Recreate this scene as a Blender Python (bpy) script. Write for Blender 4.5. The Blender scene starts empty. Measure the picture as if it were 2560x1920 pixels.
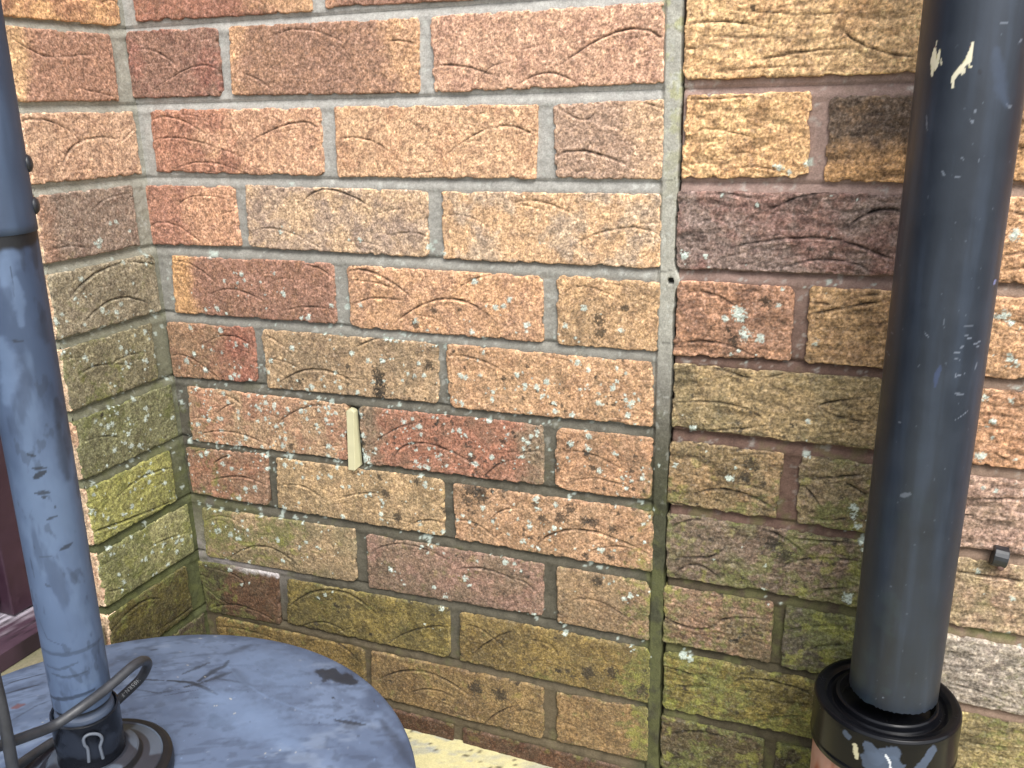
import bpy, bmesh, math, random
import numpy as np
from mathutils import Vector, Matrix

sc = bpy.context.scene
# ------------------------------------------------------------------ camera
R3, U3, F3 = (np.array(v) for v in ((0.9261983,0.3764164,-0.0216180),(-0.0920229,0.2812869,0.9552013),(-0.3656343,0.8827165,-0.2951664)))
cam = bpy.data.cameras.new('camera'); camo = bpy.data.objects.new('camera', cam)
sc.collection.objects.link(camo); sc.camera = camo
cam.sensor_width = 36.0; cam.lens = 31.5573; cam.clip_start = .01; cam.clip_end = 200
camo.matrix_world = Matrix(((R3[0], U3[0], -F3[0], 0.742576), (R3[1], U3[1], -F3[1], -0.7712),
                            (R3[2], U3[2], -F3[2], -0.08741), (0, 0, 0, 1)))
# ------------------------------------------------------------------ sky and sun (bright overcast)
SUN_EL, SUN_AZ = math.radians(52), math.radians(142)     # azimuth clockwise from +Y
w = bpy.data.worlds.new('World'); sc.world = w; w.use_nodes = True
nt = w.node_tree; nt.nodes.clear()
sky = nt.nodes.new('ShaderNodeTexSky'); sky.sky_type = 'NISHITA'; sky.sun_disc = False
sky.sun_elevation = SUN_EL; sky.sun_rotation = SUN_AZ; sky.dust_density = 3.0
hs = nt.nodes.new('ShaderNodeHueSaturation'); hs.inputs['Saturation'].default_value = .35
bg = nt.nodes.new('ShaderNodeBackground'); bg.inputs['Strength'].default_value = .15
wo = nt.nodes.new('ShaderNodeOutputWorld')
nt.links.new(sky.outputs[0], hs.inputs['Color']); nt.links.new(hs.outputs[0], bg.inputs[0]); nt.links.new(bg.outputs[0], wo.inputs[0])
sl = bpy.data.lights.new('sun', 'SUN'); sl.energy = 1.5; sl.angle = math.radians(35); sl.color = (1, .97, .92)
so = bpy.data.objects.new('sun', sl); sc.collection.objects.link(so)
sd = Vector((math.sin(SUN_AZ) * math.cos(SUN_EL), math.cos(SUN_AZ) * math.cos(SUN_EL), math.sin(SUN_EL)))
so.rotation_euler = sd.to_track_quat('Z', 'Y').to_euler()
sc.view_settings.view_transform = 'Standard'; sc.view_settings.look = 'None'; sc.view_settings.exposure = 1.33
sc.render.resolution_x = 1024; sc.render.resolution_y = 768
try: sc.cycles.max_bounces = 6
except Exception: pass

# ------------------------------------------------------------------ measured data (mm)
ARCS=[('M',1,11.3,-21.7,38.1,-26.1,62.6,-41.6), ('M',1,27.1,-61.9,86.3,-41.3,115.5,-49.5), ('M',1,176.6,-20.2,217.3,-12.8,264.3,-29.2),
('M',1,301.6,-27.8,320.9,-27.7,337.3,-31.4), ('M',1,142.3,-50.8,158.4,-55.7,173.7,-65.8), ('M',1,162.2,15.8,170.1,14.3,179.7,5.6),
('M',1.3,352.6,-51.7,380.4,-51.7,418.3,-62.7), ('M',1,395.7,-67.8,409.7,-53.7,430.1,-49.6), ('L',1,-84.2,12.9,-57.8,22.4,-32.5,20.5),
('L',1,-32.9,18.3,-13.8,24.3,-5.4,20.7), ('L',1.3,-141.9,-16,-116.5,-29.5,-93.7,-32.7), ('L',1,-93.7,-32.7,-68.7,-30.7,-48.3,-28.8),
('L',1,-72,-60.7,-49.7,-64.9,-24.7,-68.9), ('L',1.6,-143.1,-89.7,-116.3,-90.3,-88.9,-101.8), ('L',1,-88.9,-101.8,-81.8,-108.6,-77,-113.2),
('L',1.3,-107.9,-133.6,-79.4,-110.9,-34.5,-110.4), ('L',1,-27.3,-114.2,-18,-107.6,-5.1,-99.7), ('M',1,16.9,-93,51.2,-91.2,90.4,-110.1),
('M',1,14.6,-114.3,60,-112.2,131.5,-131), ('M',.8,50.8,-112.2,55.4,-102.9,62.2,-98.3), ('M',1.3,143.7,-115.1,197.3,-97.9,226.2,-104.8),
('M',1,34.2,-146.6,77.5,-135.7,129.5,-146), ('M',1,243.7,-114.7,277.5,-113.9,305.5,-128.9), ('M',1,361.8,-128,394.2,-109.7,414.9,-105.3),
('M',1.2,415.3,-103.9,431,-104.7,451.8,-113.2), ('L',.8,-86.7,-189.6,-65,-171.1,-23.1,-166.8), ('L',1,-141.8,-211.6,-114,-210.1,-86.3,-216.5),
('M',.8,26.2,-193.2,59.6,-171.7,110.7,-175.6), ('M',1,-6.9,-206.6,26.5,-200.7,67.1,-223.1), ('M',1.4,200,-174.1,233.9,-162.2,285,-182.6),
('M',.8,128.4,-208.8,165.6,-202.9,214.6,-220.2), ('M',1,296.2,-205.9,322.1,-201.7,338.2,-205.7), ('M',.8,355.3,-185.5,379.6,-183.8,403,-193.9),
('M',1,427.2,-172.2,454.3,-169.7,487.2,-181.3), ('M',1,483.9,-208.3,530,-191.4,565.2,-196.4), ('L',1.5,-124.4,-260.4,-91.6,-243,-46.5,-236),
('L',1.2,-46.5,-236,-20.9,-241.4,-4.5,-246.6), ('L',1.7,-109.6,-287.4,-66.5,-272.1,-22.6,-286.1), ('M',1,19.6,-241.4,47.9,-245.3,76.7,-263),
('M',1,65.1,-277.7,100.6,-269.4,141.4,-282.2), ('M',1,193,-238.9,212.4,-241.7,225.5,-250.6), ('M',1,167.3,-288.1,196.9,-282.5,226.5,-284.4),
('M',1.5,245.4,-243.7,277.7,-243.4,318.1,-266.9), ('M',1,245.9,-253.2,277,-252.8,302.9,-260.7), ('M',1.2,244.9,-280.8,270.4,-269.7,312.7,-269.5),
('M',1.5,289.6,-299.5,353.9,-264.8,409.7,-286.4), ('M',1,364.2,-257.4,384.4,-245,406.3,-238.4), ('L',1.3,-132.6,-342.4,-104.2,-335.5,-52.1,-349.8),
('L',1,-89.9,-341.9,-66.1,-335.6,-32.8,-339), ('M',1,42.9,-338.6,83.8,-322.1,118.3,-332.6), ('M',1,0.7,-352.9,27.6,-352,66.7,-374.5),
('M',1,130.8,-318.6,145.6,-321.4,167.8,-336.3), ('M',1.7,148.9,-369.4,195.7,-350.7,243.5,-361.6), ('M',1.3,246.9,-322.3,266.9,-313.4,278.1,-310.1),
('M',1,133.6,-344.4,154.8,-345.2,180.7,-353.3), ('M',1,353.6,-323.3,386.4,-322.9,423.3,-338.5), ('M',1,470.4,-87.2,493.6,-99.1,506.1,-90.7),
('M',1,542.5,-85.9,554.4,-88,566.2,-91.9), ('M',1.6,470.1,-130.1,497.9,-126.2,539.5,-139.8), ('M',1,486.2,-146,493.7,-142,500.1,-142.9),
('M',1.7,472.8,-55,529.6,-29,563.8,-39.5), ('M',1.2,429.5,-71.7,462.2,-60.3,491.5,-71.5), ('R',1.3,581.3,-27.2,618,-27.3,653.8,-35.9),
('R',1,587.2,-35.3,627.5,-38.9,671.5,-41.8), ('R',1.7,699.7,-35.7,720.7,-50.5,753.5,-58.4), ('R',1.3,635.7,-57.3,672.2,-51.9,714.1,-50.3),
('R',1.6,581,-44.6,585.7,-45.4,590.4,-46.8), ('R',1,601.5,-65.7,646.7,-62,698.6,-63.8), ('R',1,608.4,-15.8,661.7,-23.8,711.9,-24.9),
('R',1,589.1,-111.6,612.7,-109.1,650.2,-120.3), ('R',1,618.1,-143.2,642.1,-138.5,668,-143.9), ('R',1,589.1,-85.1,611.6,-84.7,639,-83.5),
('R',1.3,714,-87.9,733.5,-83.3,752.9,-83.8), ('R',2,626.9,-205.2,669.6,-196,712.7,-195.5), ('R',2,712.7,-195.5,732.5,-202.3,752.1,-209.8),
('R',2,717.1,-185.2,735,-172.9,753.4,-171.6), ('R',1.6,667.5,-221,705.1,-211.7,741.1,-221.5), ('R',1.3,649.9,-176.6,680,-162.1,706.2,-158.9),
('R',1.2,601.7,-161.4,626.5,-161,645.5,-165.4), ('M',1,477.1,-252.2,500.4,-245.6,535.3,-258.5), ('R',1,585,-246.2,611.2,-245.8,633.3,-256.6),
('R',1.5,579.4,-293.7,617.1,-288.6,649.3,-298.6), ('R',1.5,689.7,-247.2,700.8,-248.5,711.6,-247.9), ('R',1.8,692.3,-258.9,717.3,-251.4,748.4,-243.7),
('R',1.4,728.9,-241,739.3,-239.5,747.9,-238.1), ('R',1.4,616.1,-311.9,634.4,-315.6,654.4,-320.1), ('R',1.2,654.4,-320.1,699.5,-306.6,747.3,-308.3),
('R',1,828.6,-170,835,-171.6,842,-173.1), ('R',1.5,829.6,-203.1,835.7,-201.9,845.6,-200.7), ('R',1,831.3,-216.3,837.2,-213.4,847.1,-212),
('R',1.3,829.6,-254.5,840.8,-254.3,852.6,-254.2), ('R',1,829.2,-126.3,832,-124.6,835.7,-124.6), ('L',1,-137.1,-408.2,-107.2,-412.4,-83.6,-424.8),
('M',1,53.9,-417,68.5,-407,82.4,-400), ('M',1,17.1,-428.2,42.9,-423.9,67.7,-435.1), ('M',1.2,22.5,-447.7,67.5,-436.6,121.1,-445.5),
('M',1.3,136.6,-421.5,169.8,-398.9,203.3,-391.3), ('M',1,60.8,-392.6,79.9,-394.8,94.7,-404.2), ('M',1.2,254.8,-431.5,287.4,-409.2,315.4,-398.3),
('M',1.5,285.2,-440.8,322.3,-419.2,389.9,-439.8), ('M',1.2,389.7,-447.4,405.5,-432.6,424.6,-423.8), ('L',1.6,-108.6,-484.2,-66.1,-475.5,-23.5,-482.4),
('L',1.8,-143.6,-507.8,-101.1,-513.8,-23.3,-522.3), ('M',1,12,-470.8,26.6,-464.6,43.2,-466.8), ('M',1.3,38.1,-501.2,79.7,-490.9,114.7,-497.5),
('M',1.3,41.2,-480.2,56,-470.9,69.9,-466.2), ('M',1.2,130.9,-495.2,162.9,-490.5,192.4,-503.1), ('M',1,207.7,-500.8,244.6,-486.9,267.8,-486.2),
('M',1.2,294,-520.5,317.2,-508.5,340.7,-507.4), ('M',1,353.1,-502.7,377.3,-501.4,405.7,-517.9), ('M',1.3,394.6,-495.9,406.6,-483.6,423.4,-477.1),
('L',1,-149.8,-577.6,-128.6,-585,-109.7,-592.4), ('L',1,-82.9,-562.5,-53.7,-562.1,-8.7,-571.4), ('M',1.5,43.5,-605.4,98.2,-577.1,145.4,-592.8),
('M',1,15.3,-560.5,45,-546.6,77.5,-556.4), ('M',1,244.2,-564.4,289.8,-540.7,353.6,-554.3), ('M',1.3,356.1,-559.4,388.8,-553.3,421.5,-560.6),
('L',1.5,-143.8,-628.3,-100.8,-618,-66.7,-631), ('L',1.2,-73.1,-664.5,-42.4,-666.7,-22,-665.6), ('M',1,20,-622.3,61.2,-627.2,59,-643.4),
('M',1.2,-0.2,-684.7,48.9,-666.3,102.7,-675.9), ('M',1,-1.4,-645.7,24.6,-663.2,59,-669.1), ('M',1.8,129,-651.3,190.6,-617.3,247.7,-635.8),
('M',1.2,139.3,-677.5,176.7,-663.1,207.6,-671.9), ('M',1.3,263.2,-671.7,300.7,-645.3,341.6,-633.4), ('M',1,358.6,-629.6,380.8,-627.7,416,-651.3),
('M',1.3,371.4,-658.8,394.2,-636.2,416.7,-622.6), ('M',1,7.5,-706.3,54.9,-699.2,116.2,-705.1), ('M',1.3,150.8,-694,190.3,-688.2,220.4,-706.4),
('M',1.7,250.5,-721.2,303.4,-698.9,360.8,-715.1), ('M',1,280.1,-735.7,317,-720.1,354.5,-728.9), ('M',1.3,379.5,-750,397,-729.9,418.1,-715.3),
('M',.8,421.4,-420.5,436.4,-414.8,453.5,-411.4), ('M',1,468,-412,501,-407.7,537.9,-421.9), ('M',1,479.8,-442.2,510.5,-432.9,549.6,-441.7),
('M',1.6,444.7,-516.4,491.7,-490.3,564.6,-505.3), ('M',1,494.2,-520.6,525.2,-502.3,564.6,-505.3), ('M',1,418.2,-558.6,433.7,-561,448.9,-574.2),
('M',1,481.8,-573,513.8,-566.4,557.2,-588.9), ('M',1,429.8,-628.2,456,-627.9,468.8,-639), ('M',1,414.3,-723.8,430.8,-717.9,449.7,-718.8),
('R',1.4,703.8,-339,720.1,-332.1,750.6,-324.8), ('R',1.4,586.4,-347.2,633.8,-344.3,664.5,-358.3), ('R',1.5,709.6,-340.5,725,-346.1,748.1,-347.6),
('R',1,587.3,-373.9,624.8,-369.4,670.5,-358.6), ('R',1.6,604.4,-434.7,637.9,-426.3,679.6,-440.6), ('R',1.4,578.8,-448.1,589.7,-447.6,607.2,-449.6),
('R',1.6,712.6,-404.3,731.2,-399.5,749.5,-394.8), ('R',1.5,695.7,-413.4,703.8,-416.6,716.6,-432.5), ('R',1.5,731.6,-403.8,741.4,-408.9,750.3,-414.1),
('R',1.5,703.6,-441.3,719.4,-443.3,738.2,-438), ('R',1.5,583.9,-472.5,599,-462.8,614.1,-460.3), ('R',1.5,587.1,-502.5,619.9,-496.6,634.4,-483.1),
('R',2,662.4,-459.5,687.4,-466.9,704.3,-479), ('R',1.7,685.2,-496.6,708.6,-482.9,747.4,-478.1), ('R',1.6,587.7,-521,609.4,-507,631.8,-520),
('R',1.4,713.2,-518.5,726.5,-509.9,747.8,-505.7), ('R',1.6,691.3,-465,720.9,-463.4,749.7,-460.7), ('R',1.6,580.1,-570.9,612.2,-576.9,627.4,-567.2),
('R',1.3,627.5,-571,644.4,-557.2,678.4,-552.4), ('R',1.7,691.4,-559.5,717.6,-551.3,745.1,-544.1), ('R',1.7,715.3,-576.4,729,-568.3,746.8,-564.3),
('R',1.7,581.7,-626,609.7,-629.9,632.5,-632.2), ('R',1.7,650,-625.2,680.2,-617.7,718.6,-621), ('R',1.6,591.7,-645.1,614.7,-642,628.1,-636),
('R',1.5,661.5,-675.5,693.4,-656.2,718.5,-649.4), ('R',1.5,586.5,-707.4,616.7,-693.4,651.3,-694.7), ('R',1,825.8,-331.9,842.2,-331,863,-334.5),
('R',1,842.9,-363.6,849.9,-366.7,856.9,-369.8), ('R',1.2,826.2,-409,844.3,-403.2,871.5,-400.1), ('R',1,825.7,-419.7,830.9,-419.9,836.1,-420.1),
('R',2,826.5,-473.5,851.1,-473.2,881,-472.9), ('R',1.2,831.3,-582.7,855.3,-583.8,896.5,-592), ('R',1.2,848.7,-638.9,870.8,-637.5,901.9,-633.4)]
QUADS={'M1h':(-0.9,-4.3,116.1,-6.3,112.4,-70.9,-4.2,-70.4), 'M1s1':(130.2,-6.4,339.8,-9.1,337.2,-73.7,125.4,-70.5),
'M1s2':(351.4,-8.8,562.9,-8.9,564.7,-71.4,351.9,-73.6), 'M2s1':(17.2,-82.5,227.7,-84.3,226.6,-149.3,14.4,-146),
'M2s2':(244,-83.6,453.7,-86.2,450.1,-149.7,241.8,-149.8), 'M2h':(467.2,-86.1,566,-84.2,565.5,-149.3,468.9,-149.5),
'M3h':(-6.6,-160.3,114.3,-160.2,116.1,-222.6,-6.8,-224.5), 'M3s1':(129.2,-158.9,340.6,-161.9,338.4,-225.3,125.7,-223),
'M3s2':(355.3,-162.4,565.2,-161.5,566,-225.6,353.8,-226.3), 'M4s1':(18.9,-236.3,228.4,-235,227.1,-299.1,14.5,-301),
'M4s2':(245.2,-236.6,456.1,-238.2,455.4,-301.2,243.7,-300.8), 'M4h':(469.3,-236.4,566.3,-237.9,565.5,-301.2,470,-302.3),
'M5h':(-0.7,-312.2,121.2,-310.3,117,-373.7,-0.2,-377.9), 'M5s1':(129.8,-311.9,343.9,-310.8,341.7,-374.1,130.7,-378),
'M5s2':(352.7,-310.1,562.4,-312.3,563.1,-373.3,353.6,-376.8), 'M6s1':(16.9,-387.2,231.3,-387,227.1,-451.2,12.8,-454.7),
'M6s2':(245.6,-386.8,455.1,-384.7,454.3,-448.3,247.4,-452.5), 'M6h':(467,-385.7,563.8,-384.6,563.2,-448.1,466.5,-450.3),
'M7h':(2.6,-464.7,121.1,-458.2,113,-523.9,3.7,-522.7), 'M7s1':(131.9,-461,343.1,-457.9,341.3,-523.6,127.4,-524.6),
'M7s2':(353.7,-460.3,566.1,-458.4,566.2,-523.8,353.5,-524.2), 'M8s1':(14.8,-540.7,228.8,-534.2,226.1,-602,11.8,-606.4),
'M8s2':(243.4,-537.4,453.2,-535.9,452.5,-596.7,241.1,-604.4), 'M8h':(467.5,-536.4,564.9,-535.5,564.6,-600.6,467.8,-600.3),
'M9h':(-5.8,-615.9,117.1,-611.8,112.3,-680.2,3.3,-685.6), 'M9s1':(128.8,-615.7,342.7,-610,340.2,-674.4,122.9,-676.3),
'M9s2':(355.2,-611.7,566.7,-610.7,566.3,-674.1,352.5,-673.5), 'M10s2':(238.1,-688.2,451.4,-683.2,450.6,-750,234.3,-749.1),
'M10h':(465.9,-686.7,566.5,-680.5,566.8,-746.1,465.4,-748.9), 'R1a':(584.2,-81.3,682.1,-81.1,683.3,-146.5,581.3,-148.6),
'R3a':(581.7,-236.1,679.6,-236,681.2,-300,579.7,-303.3), 'R5a':(579,-385.1,681,-384.5,678.1,-448.8,578.8,-448.1),
'R7a':(577.9,-535.5,681.5,-534.6,682.2,-598,578.6,-598.7), 'R0':(581.5,-5.7,754,-10,755.5,-69.9,580.9,-69.5),
'R2':(579.1,-158.8,753.9,-159.2,753.2,-221.8,579.3,-225), 'R4':(580,-311.3,752.5,-306.8,751.1,-371.2,579.7,-372.5),
'R6':(579.1,-458.8,751.4,-458.1,751.1,-521.4,579.9,-525), 'R8':(580,-609,719.5,-605.5,721.9,-666.8,580.7,-675.4),
'L1':(-145.1,-3.6,-21.6,-6.8,-23.5,-71.2,-145.9,-68.4), 'L2':(-143.6,-80.6,-3.5,-82.8,-8,-148.6,-144.9,-146),
'L3':(-141.2,-159.1,-19.4,-164.7,-22,-226.1,-145.5,-223.3), 'L4':(-139.8,-234.5,-4.3,-245.4,-5.5,-298.9,-146.4,-299),
'L5':(-146.3,-312,-13.4,-311.7,-15.8,-381.7,-144.7,-373.1), 'L6':(-143.3,-386.1,6.5,-382.6,1.3,-452.6,-143.9,-447.5),
'L7':(-140.8,-458.7,-23.3,-461,-20.9,-529.6,-147.1,-520.5), 'L8':(-135.8,-539.3,-7.8,-544.4,-10.9,-604.9,-146,-590.5),
'L9':(-151.2,-606.8,-15.6,-608.8,-25.7,-663.7,-155.7,-638.7)}
PIPE_ST=[(2.2,1,1,0.3,[(-24.8,-57.7),(-25.1,-65.1),(-24.7,-73.0)]), (1.2,1,1,0.3,[(-21.1,-59.0),(-21.8,-66.0),(-22.9,-70.9)]), (0.5,1,0.8,0.3,[(-19.1,-64.0),(-18.8,-67.9)]),
(0.4,1,0.8,0.3,[(-23.8,-52.2),(-24.1,-56.0)]), (1.6,1,1,0.3,[(-1.1,-55.3),(-1.3,-59.4),(-2.9,-65.5),(-5.7,-70.2),(-8.7,-73.6),(-10.0,-77.8),(-9.5,-81.7)]), (1.9,1,1,0.3,[(-1.3,-59.4),(-2.5,-65.5),(-5.0,-69.9)]),
(0.6,1,1,0.3,[(-1.9,-68.3),(0.3,-70.3)]), (0.7,1,0.9,0.3,[(-3.6,-71.0),(-5.2,-74.4)]), (1.3,0,1,0.3,[(4.8,-71.7),(5.3,-74.1)]),
(0.5,2,0.8,0.3,[(13.8,-44.4),(17.5,-44.8),(18.8,-43.4)]), (0.5,2,0.8,0.3,[(4.0,-96.5),(7.1,-96.6)]), (0.8,2,0.8,0.3,[(4.0,-102.2),(4.5,-103.7)]),
(0.7,2,0.7,0.3,[(-9.9,-134.0),(-8.1,-137.3)]), (0.5,2,0.7,0.3,[(-1.4,-137.6),(4.0,-137.0)]), (0.5,2,0.7,0.3,[(0.6,-125.0),(2.2,-126.5)]),
(0.6,2,0.8,0.3,[(10.5,-127.2),(12.3,-127.5)]), (0.8,2,0.6,0.5,[(25.1,-92.7),(28.3,-94.9),(29.6,-93.5)]), (4,5,0.55,1.5,[(13.1,-59.9),(16.1,-71.6),(20.5,-85.6),(25.1,-92.7)]),
(0.6,2,0.6,0.3,[(27.8,-56.0),(30.9,-53.6)]), (0.6,2,0.6,0.3,[(-25.5,-99.1),(-23.7,-108.0)]), (0.5,2,0.8,0.3,[(-8.7,-243.6),(-5.5,-246.9)]),
(1.7,3,0.9,0.4,[(4.1,-267.2),(2.7,-274.3),(2.5,-281.4)]), (0.5,2,0.8,0.3,[(10.6,-256.1),(15.8,-256.5)]), (0.5,2,0.7,0.3,[(11.7,-260.2),(16.5,-262.0)]),
(0.5,2,0.8,0.3,[(14.5,-270.4),(15.0,-273.9),(21.4,-272.1)]), (0.8,2,0.6,0.3,[(16.6,-286.6),(22.9,-287.7)]), (0.5,2,0.8,0.3,[(19.3,-246.3),(23.9,-247.3)]),
(0.4,2,0.6,0.3,[(17.7,-244.5),(20.9,-244.8)]), (0.4,2,0.5,0.3,[(14.1,-237.3),(24.9,-238.5)]), (0.7,2,0.8,0.3,[(25.3,-251.6),(32.3,-249.6)]),
(0.6,2,0.7,0.3,[(27.4,-253.8),(31.1,-253.6)]), (0.9,2,0.5,0.3,[(31.3,-264.8),(30.2,-269.5)]), (0.6,2,0.8,0.3,[(15.4,-253.0),(18.0,-252.4)]),
(0.3,2,0.8,0.3,[(18.7,-306.5),(29.1,-300.4)]), (0.4,2,0.6,0.3,[(-20.0,-313.1),(-17.0,-312.2)]), (0.4,2,0.6,0.3,[(-41.5,-249.1),(-34.4,-250.2)]),
(0.6,2,0.6,0.3,[(-43.4,-264.9),(-33.7,-267.4)]), (1.8,2,1,0.3,[(38.2,-209.7),(40.9,-208.5)]), (0.4,2,0.5,0.3,[(2.3,-231.5),(3.5,-239.6)]),
(0.8,2,0.7,0.3,[(-51.1,-508.2),(-51.6,-508.8)]), (0.5,2,0.9,0.3,[(-6.5,-541.7),(-4.9,-542.2)]), (2,2,0.5,0.5,[(-10.6,-368.4),(-5.2,-365.4)])]
POLE_ST=[(0.8,0,0.8,0.4,[(-6.7,-284.0),(-2.4,-285.8)]), (0.9,0,0.8,0.4,[(-5.1,-293.9),(2.3,-294.7)]), (1.8,0,0.9,0.4,[(-5.1,-300.0),(1.4,-297.0)]),
(1.4,0,0.8,0.4,[(-6.1,-310.5),(1.4,-311.5)]), (1,0,0.8,0.4,[(-2.8,-314.1),(-0.5,-313.9)]), (0.8,0,0.7,0.3,[(3.1,-321.3),(3.3,-323.2)]),
(0.9,0,0.8,0.4,[(-2.2,-329.4),(3.6,-328.5)]), (1.5,0,0.8,0.4,[(2.3,-352.5),(9.4,-350.6)]), (1.6,0,0.25,0.8,[(4.1,-366.7),(10.4,-380.5)]),
(1,0,0.5,0.4,[(-10.2,-375.7),(-7.7,-377.9)]), (4.5,0,0.6,1.8,[(13.6,-271.0),(14.7,-287.3),(14.7,-306.0)]), (3.5,0,0.6,1.5,[(15.7,-253.7),(14.9,-271.4)]),
(0.6,0,0.4,0.5,[(-21.0,-403.5),(-16.4,-417.8),(-7.0,-422.5)]), (1.6,0,0.45,0.8,[(-24.3,-428.3),(-7.0,-430.3),(6.5,-430.7),(22.2,-430.4)]), (1.1,0,0.45,0.6,[(-21.9,-440.4),(-11.1,-441.7),(0.8,-438.2)]),
(1.1,0,0.5,0.6,[(-18.3,-445.7),(-7.3,-448.5),(5.3,-447.6)]), (1.8,0,0.35,0.6,[(-4.2,-442.4),(0.9,-454.4)]), (1.6,0,0.7,0.6,[(-26.6,-467.9),(-15.3,-466.5),(-3.9,-464.7),(7.9,-464.0)]),
(2,0,0.7,0.5,[(25.4,-365.3),(24.7,-374.6)]), (0.5,0,0.5,0.4,[(-18.1,-356.5),(-17.4,-371.0)]), (0.5,0,0.4,0.4,[(-11.1,-355.7),(-2.8,-355.3)]),
(3.5,0,0.6,1.5,[(18.9,-154.1),(17.5,-170.7)]), (4,0,0.5,1.8,[(17.2,-198.9),(14.8,-205.5),(16.1,-215.7)]), (5,4,0.4,1.5,[(3.5,-153.3),(3.7,-162.4),(-0.4,-171.1),(-2.5,-177.7)]),
(6,4,0.45,1.5,[(-10.3,-211.4),(-8.3,-221.2),(-9.9,-237.7),(-13.2,-248.4)]), (0.4,0,0.6,0.3,[(1.9,-168.3),(1.8,-178.2),(1.2,-185.6)]), (0.6,0,0.7,0.3,[(-4.5,-212.0),(2.0,-212.6)]),
(3,4,0.4,1,[(3.2,-175.9),(3.2,-190.3),(2.4,-202.9)])]
DISC_ST=[(2,0,0.5,1,[(206.1,-251.5),(212.4,-226.3)]), (2.8,0,0.6,1,[(227.6,-256.7),(227.8,-234.5),(230.1,-222.9)]), (2.5,0,0.55,1,[(233.9,-254.4),(242.7,-232.0)]),
(1.5,0,0.4,1,[(238.2,-247.0),(265.6,-242.6)]), (1.2,0,0.6,0.6,[(174.6,-273.6),(199.0,-267.4)]), (2,0,0.6,0.8,[(202.1,-266.2),(223.1,-261.3),(239.7,-263.6),(257.6,-268.0)]),
(1.8,0,0.6,0.8,[(224.0,-269.5),(232.6,-257.7)]), (0.9,0,0.4,0.6,[(182.0,-287.9),(209.7,-285.9),(222.1,-274.4)]), (0.9,0,0.4,0.6,[(218.7,-286.7),(237.7,-268.6)]),
(1.6,0,0.5,0.8,[(69.5,-325.6),(90.9,-304.7)]), (1.2,0,0.5,0.6,[(56.1,-314.7),(58.4,-304.9),(76.6,-286.0)]), (1,0,0.5,0.6,[(120.2,-356.2),(122.4,-332.0),(127.8,-323.3)]),
(1.5,0,0.5,0.6,[(140.7,-223.8),(146.4,-220.0)]), (12,0,1,0.5,[(314.9,-195.2),(323.9,-193.4)]), (9,0,1,0.5,[(324.3,-194.1),(342.7,-194.8)]),
(6,0,1,0.4,[(307.7,-195.0),(313.8,-193.4)]), (4,6,0.9,0.5,[(103.9,-338.9),(107.6,-334.9)]), (5,5,0.8,0.5,[(275.4,-294.3),(283.9,-299.9),(286.8,-306.1)]),
(1.1,4,0.6,0.5,[(217.1,-205.4),(232.8,-225.0),(260.7,-241.5),(297.7,-253.1),(337.2,-254.4),(366.9,-248.5),(389.9,-241.2)]), (2,0,0.6,0.8,[(363.6,-252.1),(386.6,-244.8)]), (5,0,0.35,1.5,[(376.6,-255.1),(380.8,-247.2)]),
(2,0,0.6,0.8,[(225.9,-215.0),(229.7,-227.7)]), (5,0,0.35,1.5,[(241.5,-227.9),(269.0,-244.2)]), (4,0,0.35,1.5,[(395.7,-232.5),(416.8,-247.6),(441.2,-267.0)]),
(4,0,0.3,1.5,[(215.4,-206.1),(221.6,-180.4)]), (1.4,0,1,0.3,[(343.7,-224.9),(345.3,-226.0)]), (14,5,0.3,2,[(116.9,-336.8),(146.6,-343.8)]),
(20,4,0.35,2,[(253.2,-272.4),(299.8,-281.3),(346.1,-293.5)]), (30,4,0.25,2,[(243.4,-208.6),(293.8,-220.4)]), (5,0,0.3,1,[(150.0,-297.0),(165.9,-282.6)])]
DARKS=[(273,-351,6),(275,-356,5),(275,-367,7),(273,-371,5),(238,-344,3),(333,-334,4),(342,-278,3),(335,-305,3),(320,-293,4),(376,-462,7),(386,-467,8),(370,-476,5),(272,-484,4),(286,-508,5),(154,-444,3),(377,-429,4),(411,-407,3),(400,-454,4),(312,-464,3),(267,-465,3),(370,-704,7),(400,-705,7),(453,-484,4),(473,-480,5),(497,-479,4),(507,-481,5),(526,-484,4),(482,-469,5),(445,-470,3),(499,-518,3),(525,-515,3),(499,-408,3),(505,-422,3),(469,-428,3),(482,-401,3),(512,-544,5),(502,-652,6),(527,-646,5),(559,-659,7),(653,-398,5),(650,-412,5),(678,-473,6),(688,-483,6),(632,-532,4),(605,-383,3),(510,-275,5),(513,-288,4),(634,-18,2),(658,-251,4),(633,-285,4),(535,-263,3)]
CABLE_A=[(0.2821,-0.4891,-0.4372),(0.2699,-0.4709,-0.4534),(0.2676,-0.4560,-0.4604),(0.2657,-0.4410,-0.4667),(0.2654,-0.4242,-0.4721),(0.2735,-0.4084,-0.4671),(0.2772,-0.3878,-0.4641),(0.2797,-0.3663,-0.4601),(0.2753,-0.3532,-0.4658),(0.2669,-0.3431,-0.4781),(0.2571,-0.3420,-0.4922),(0.2465,-0.3450,-0.5032),(0.2394,-0.3519,-0.5107),(0.2315,-0.3584,-0.5203),(0.2130,-0.3690,-0.5314),(0.2076,-0.3847,-0.5309),(0.2077,-0.4019,-0.5289),(0.2163,-0.4248,-0.5207),(0.2352,-0.4510,-0.5021)]
CABLE_B=[(0.2753,-0.4626,-0.3864),(0.2793,-0.4655,-0.4047),(0.2811,-0.4665,-0.4225),(0.2809,-0.4668,-0.4448),(0.2787,-0.4664,-0.4689),(0.2743,-0.4641,-0.4933)]
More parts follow.
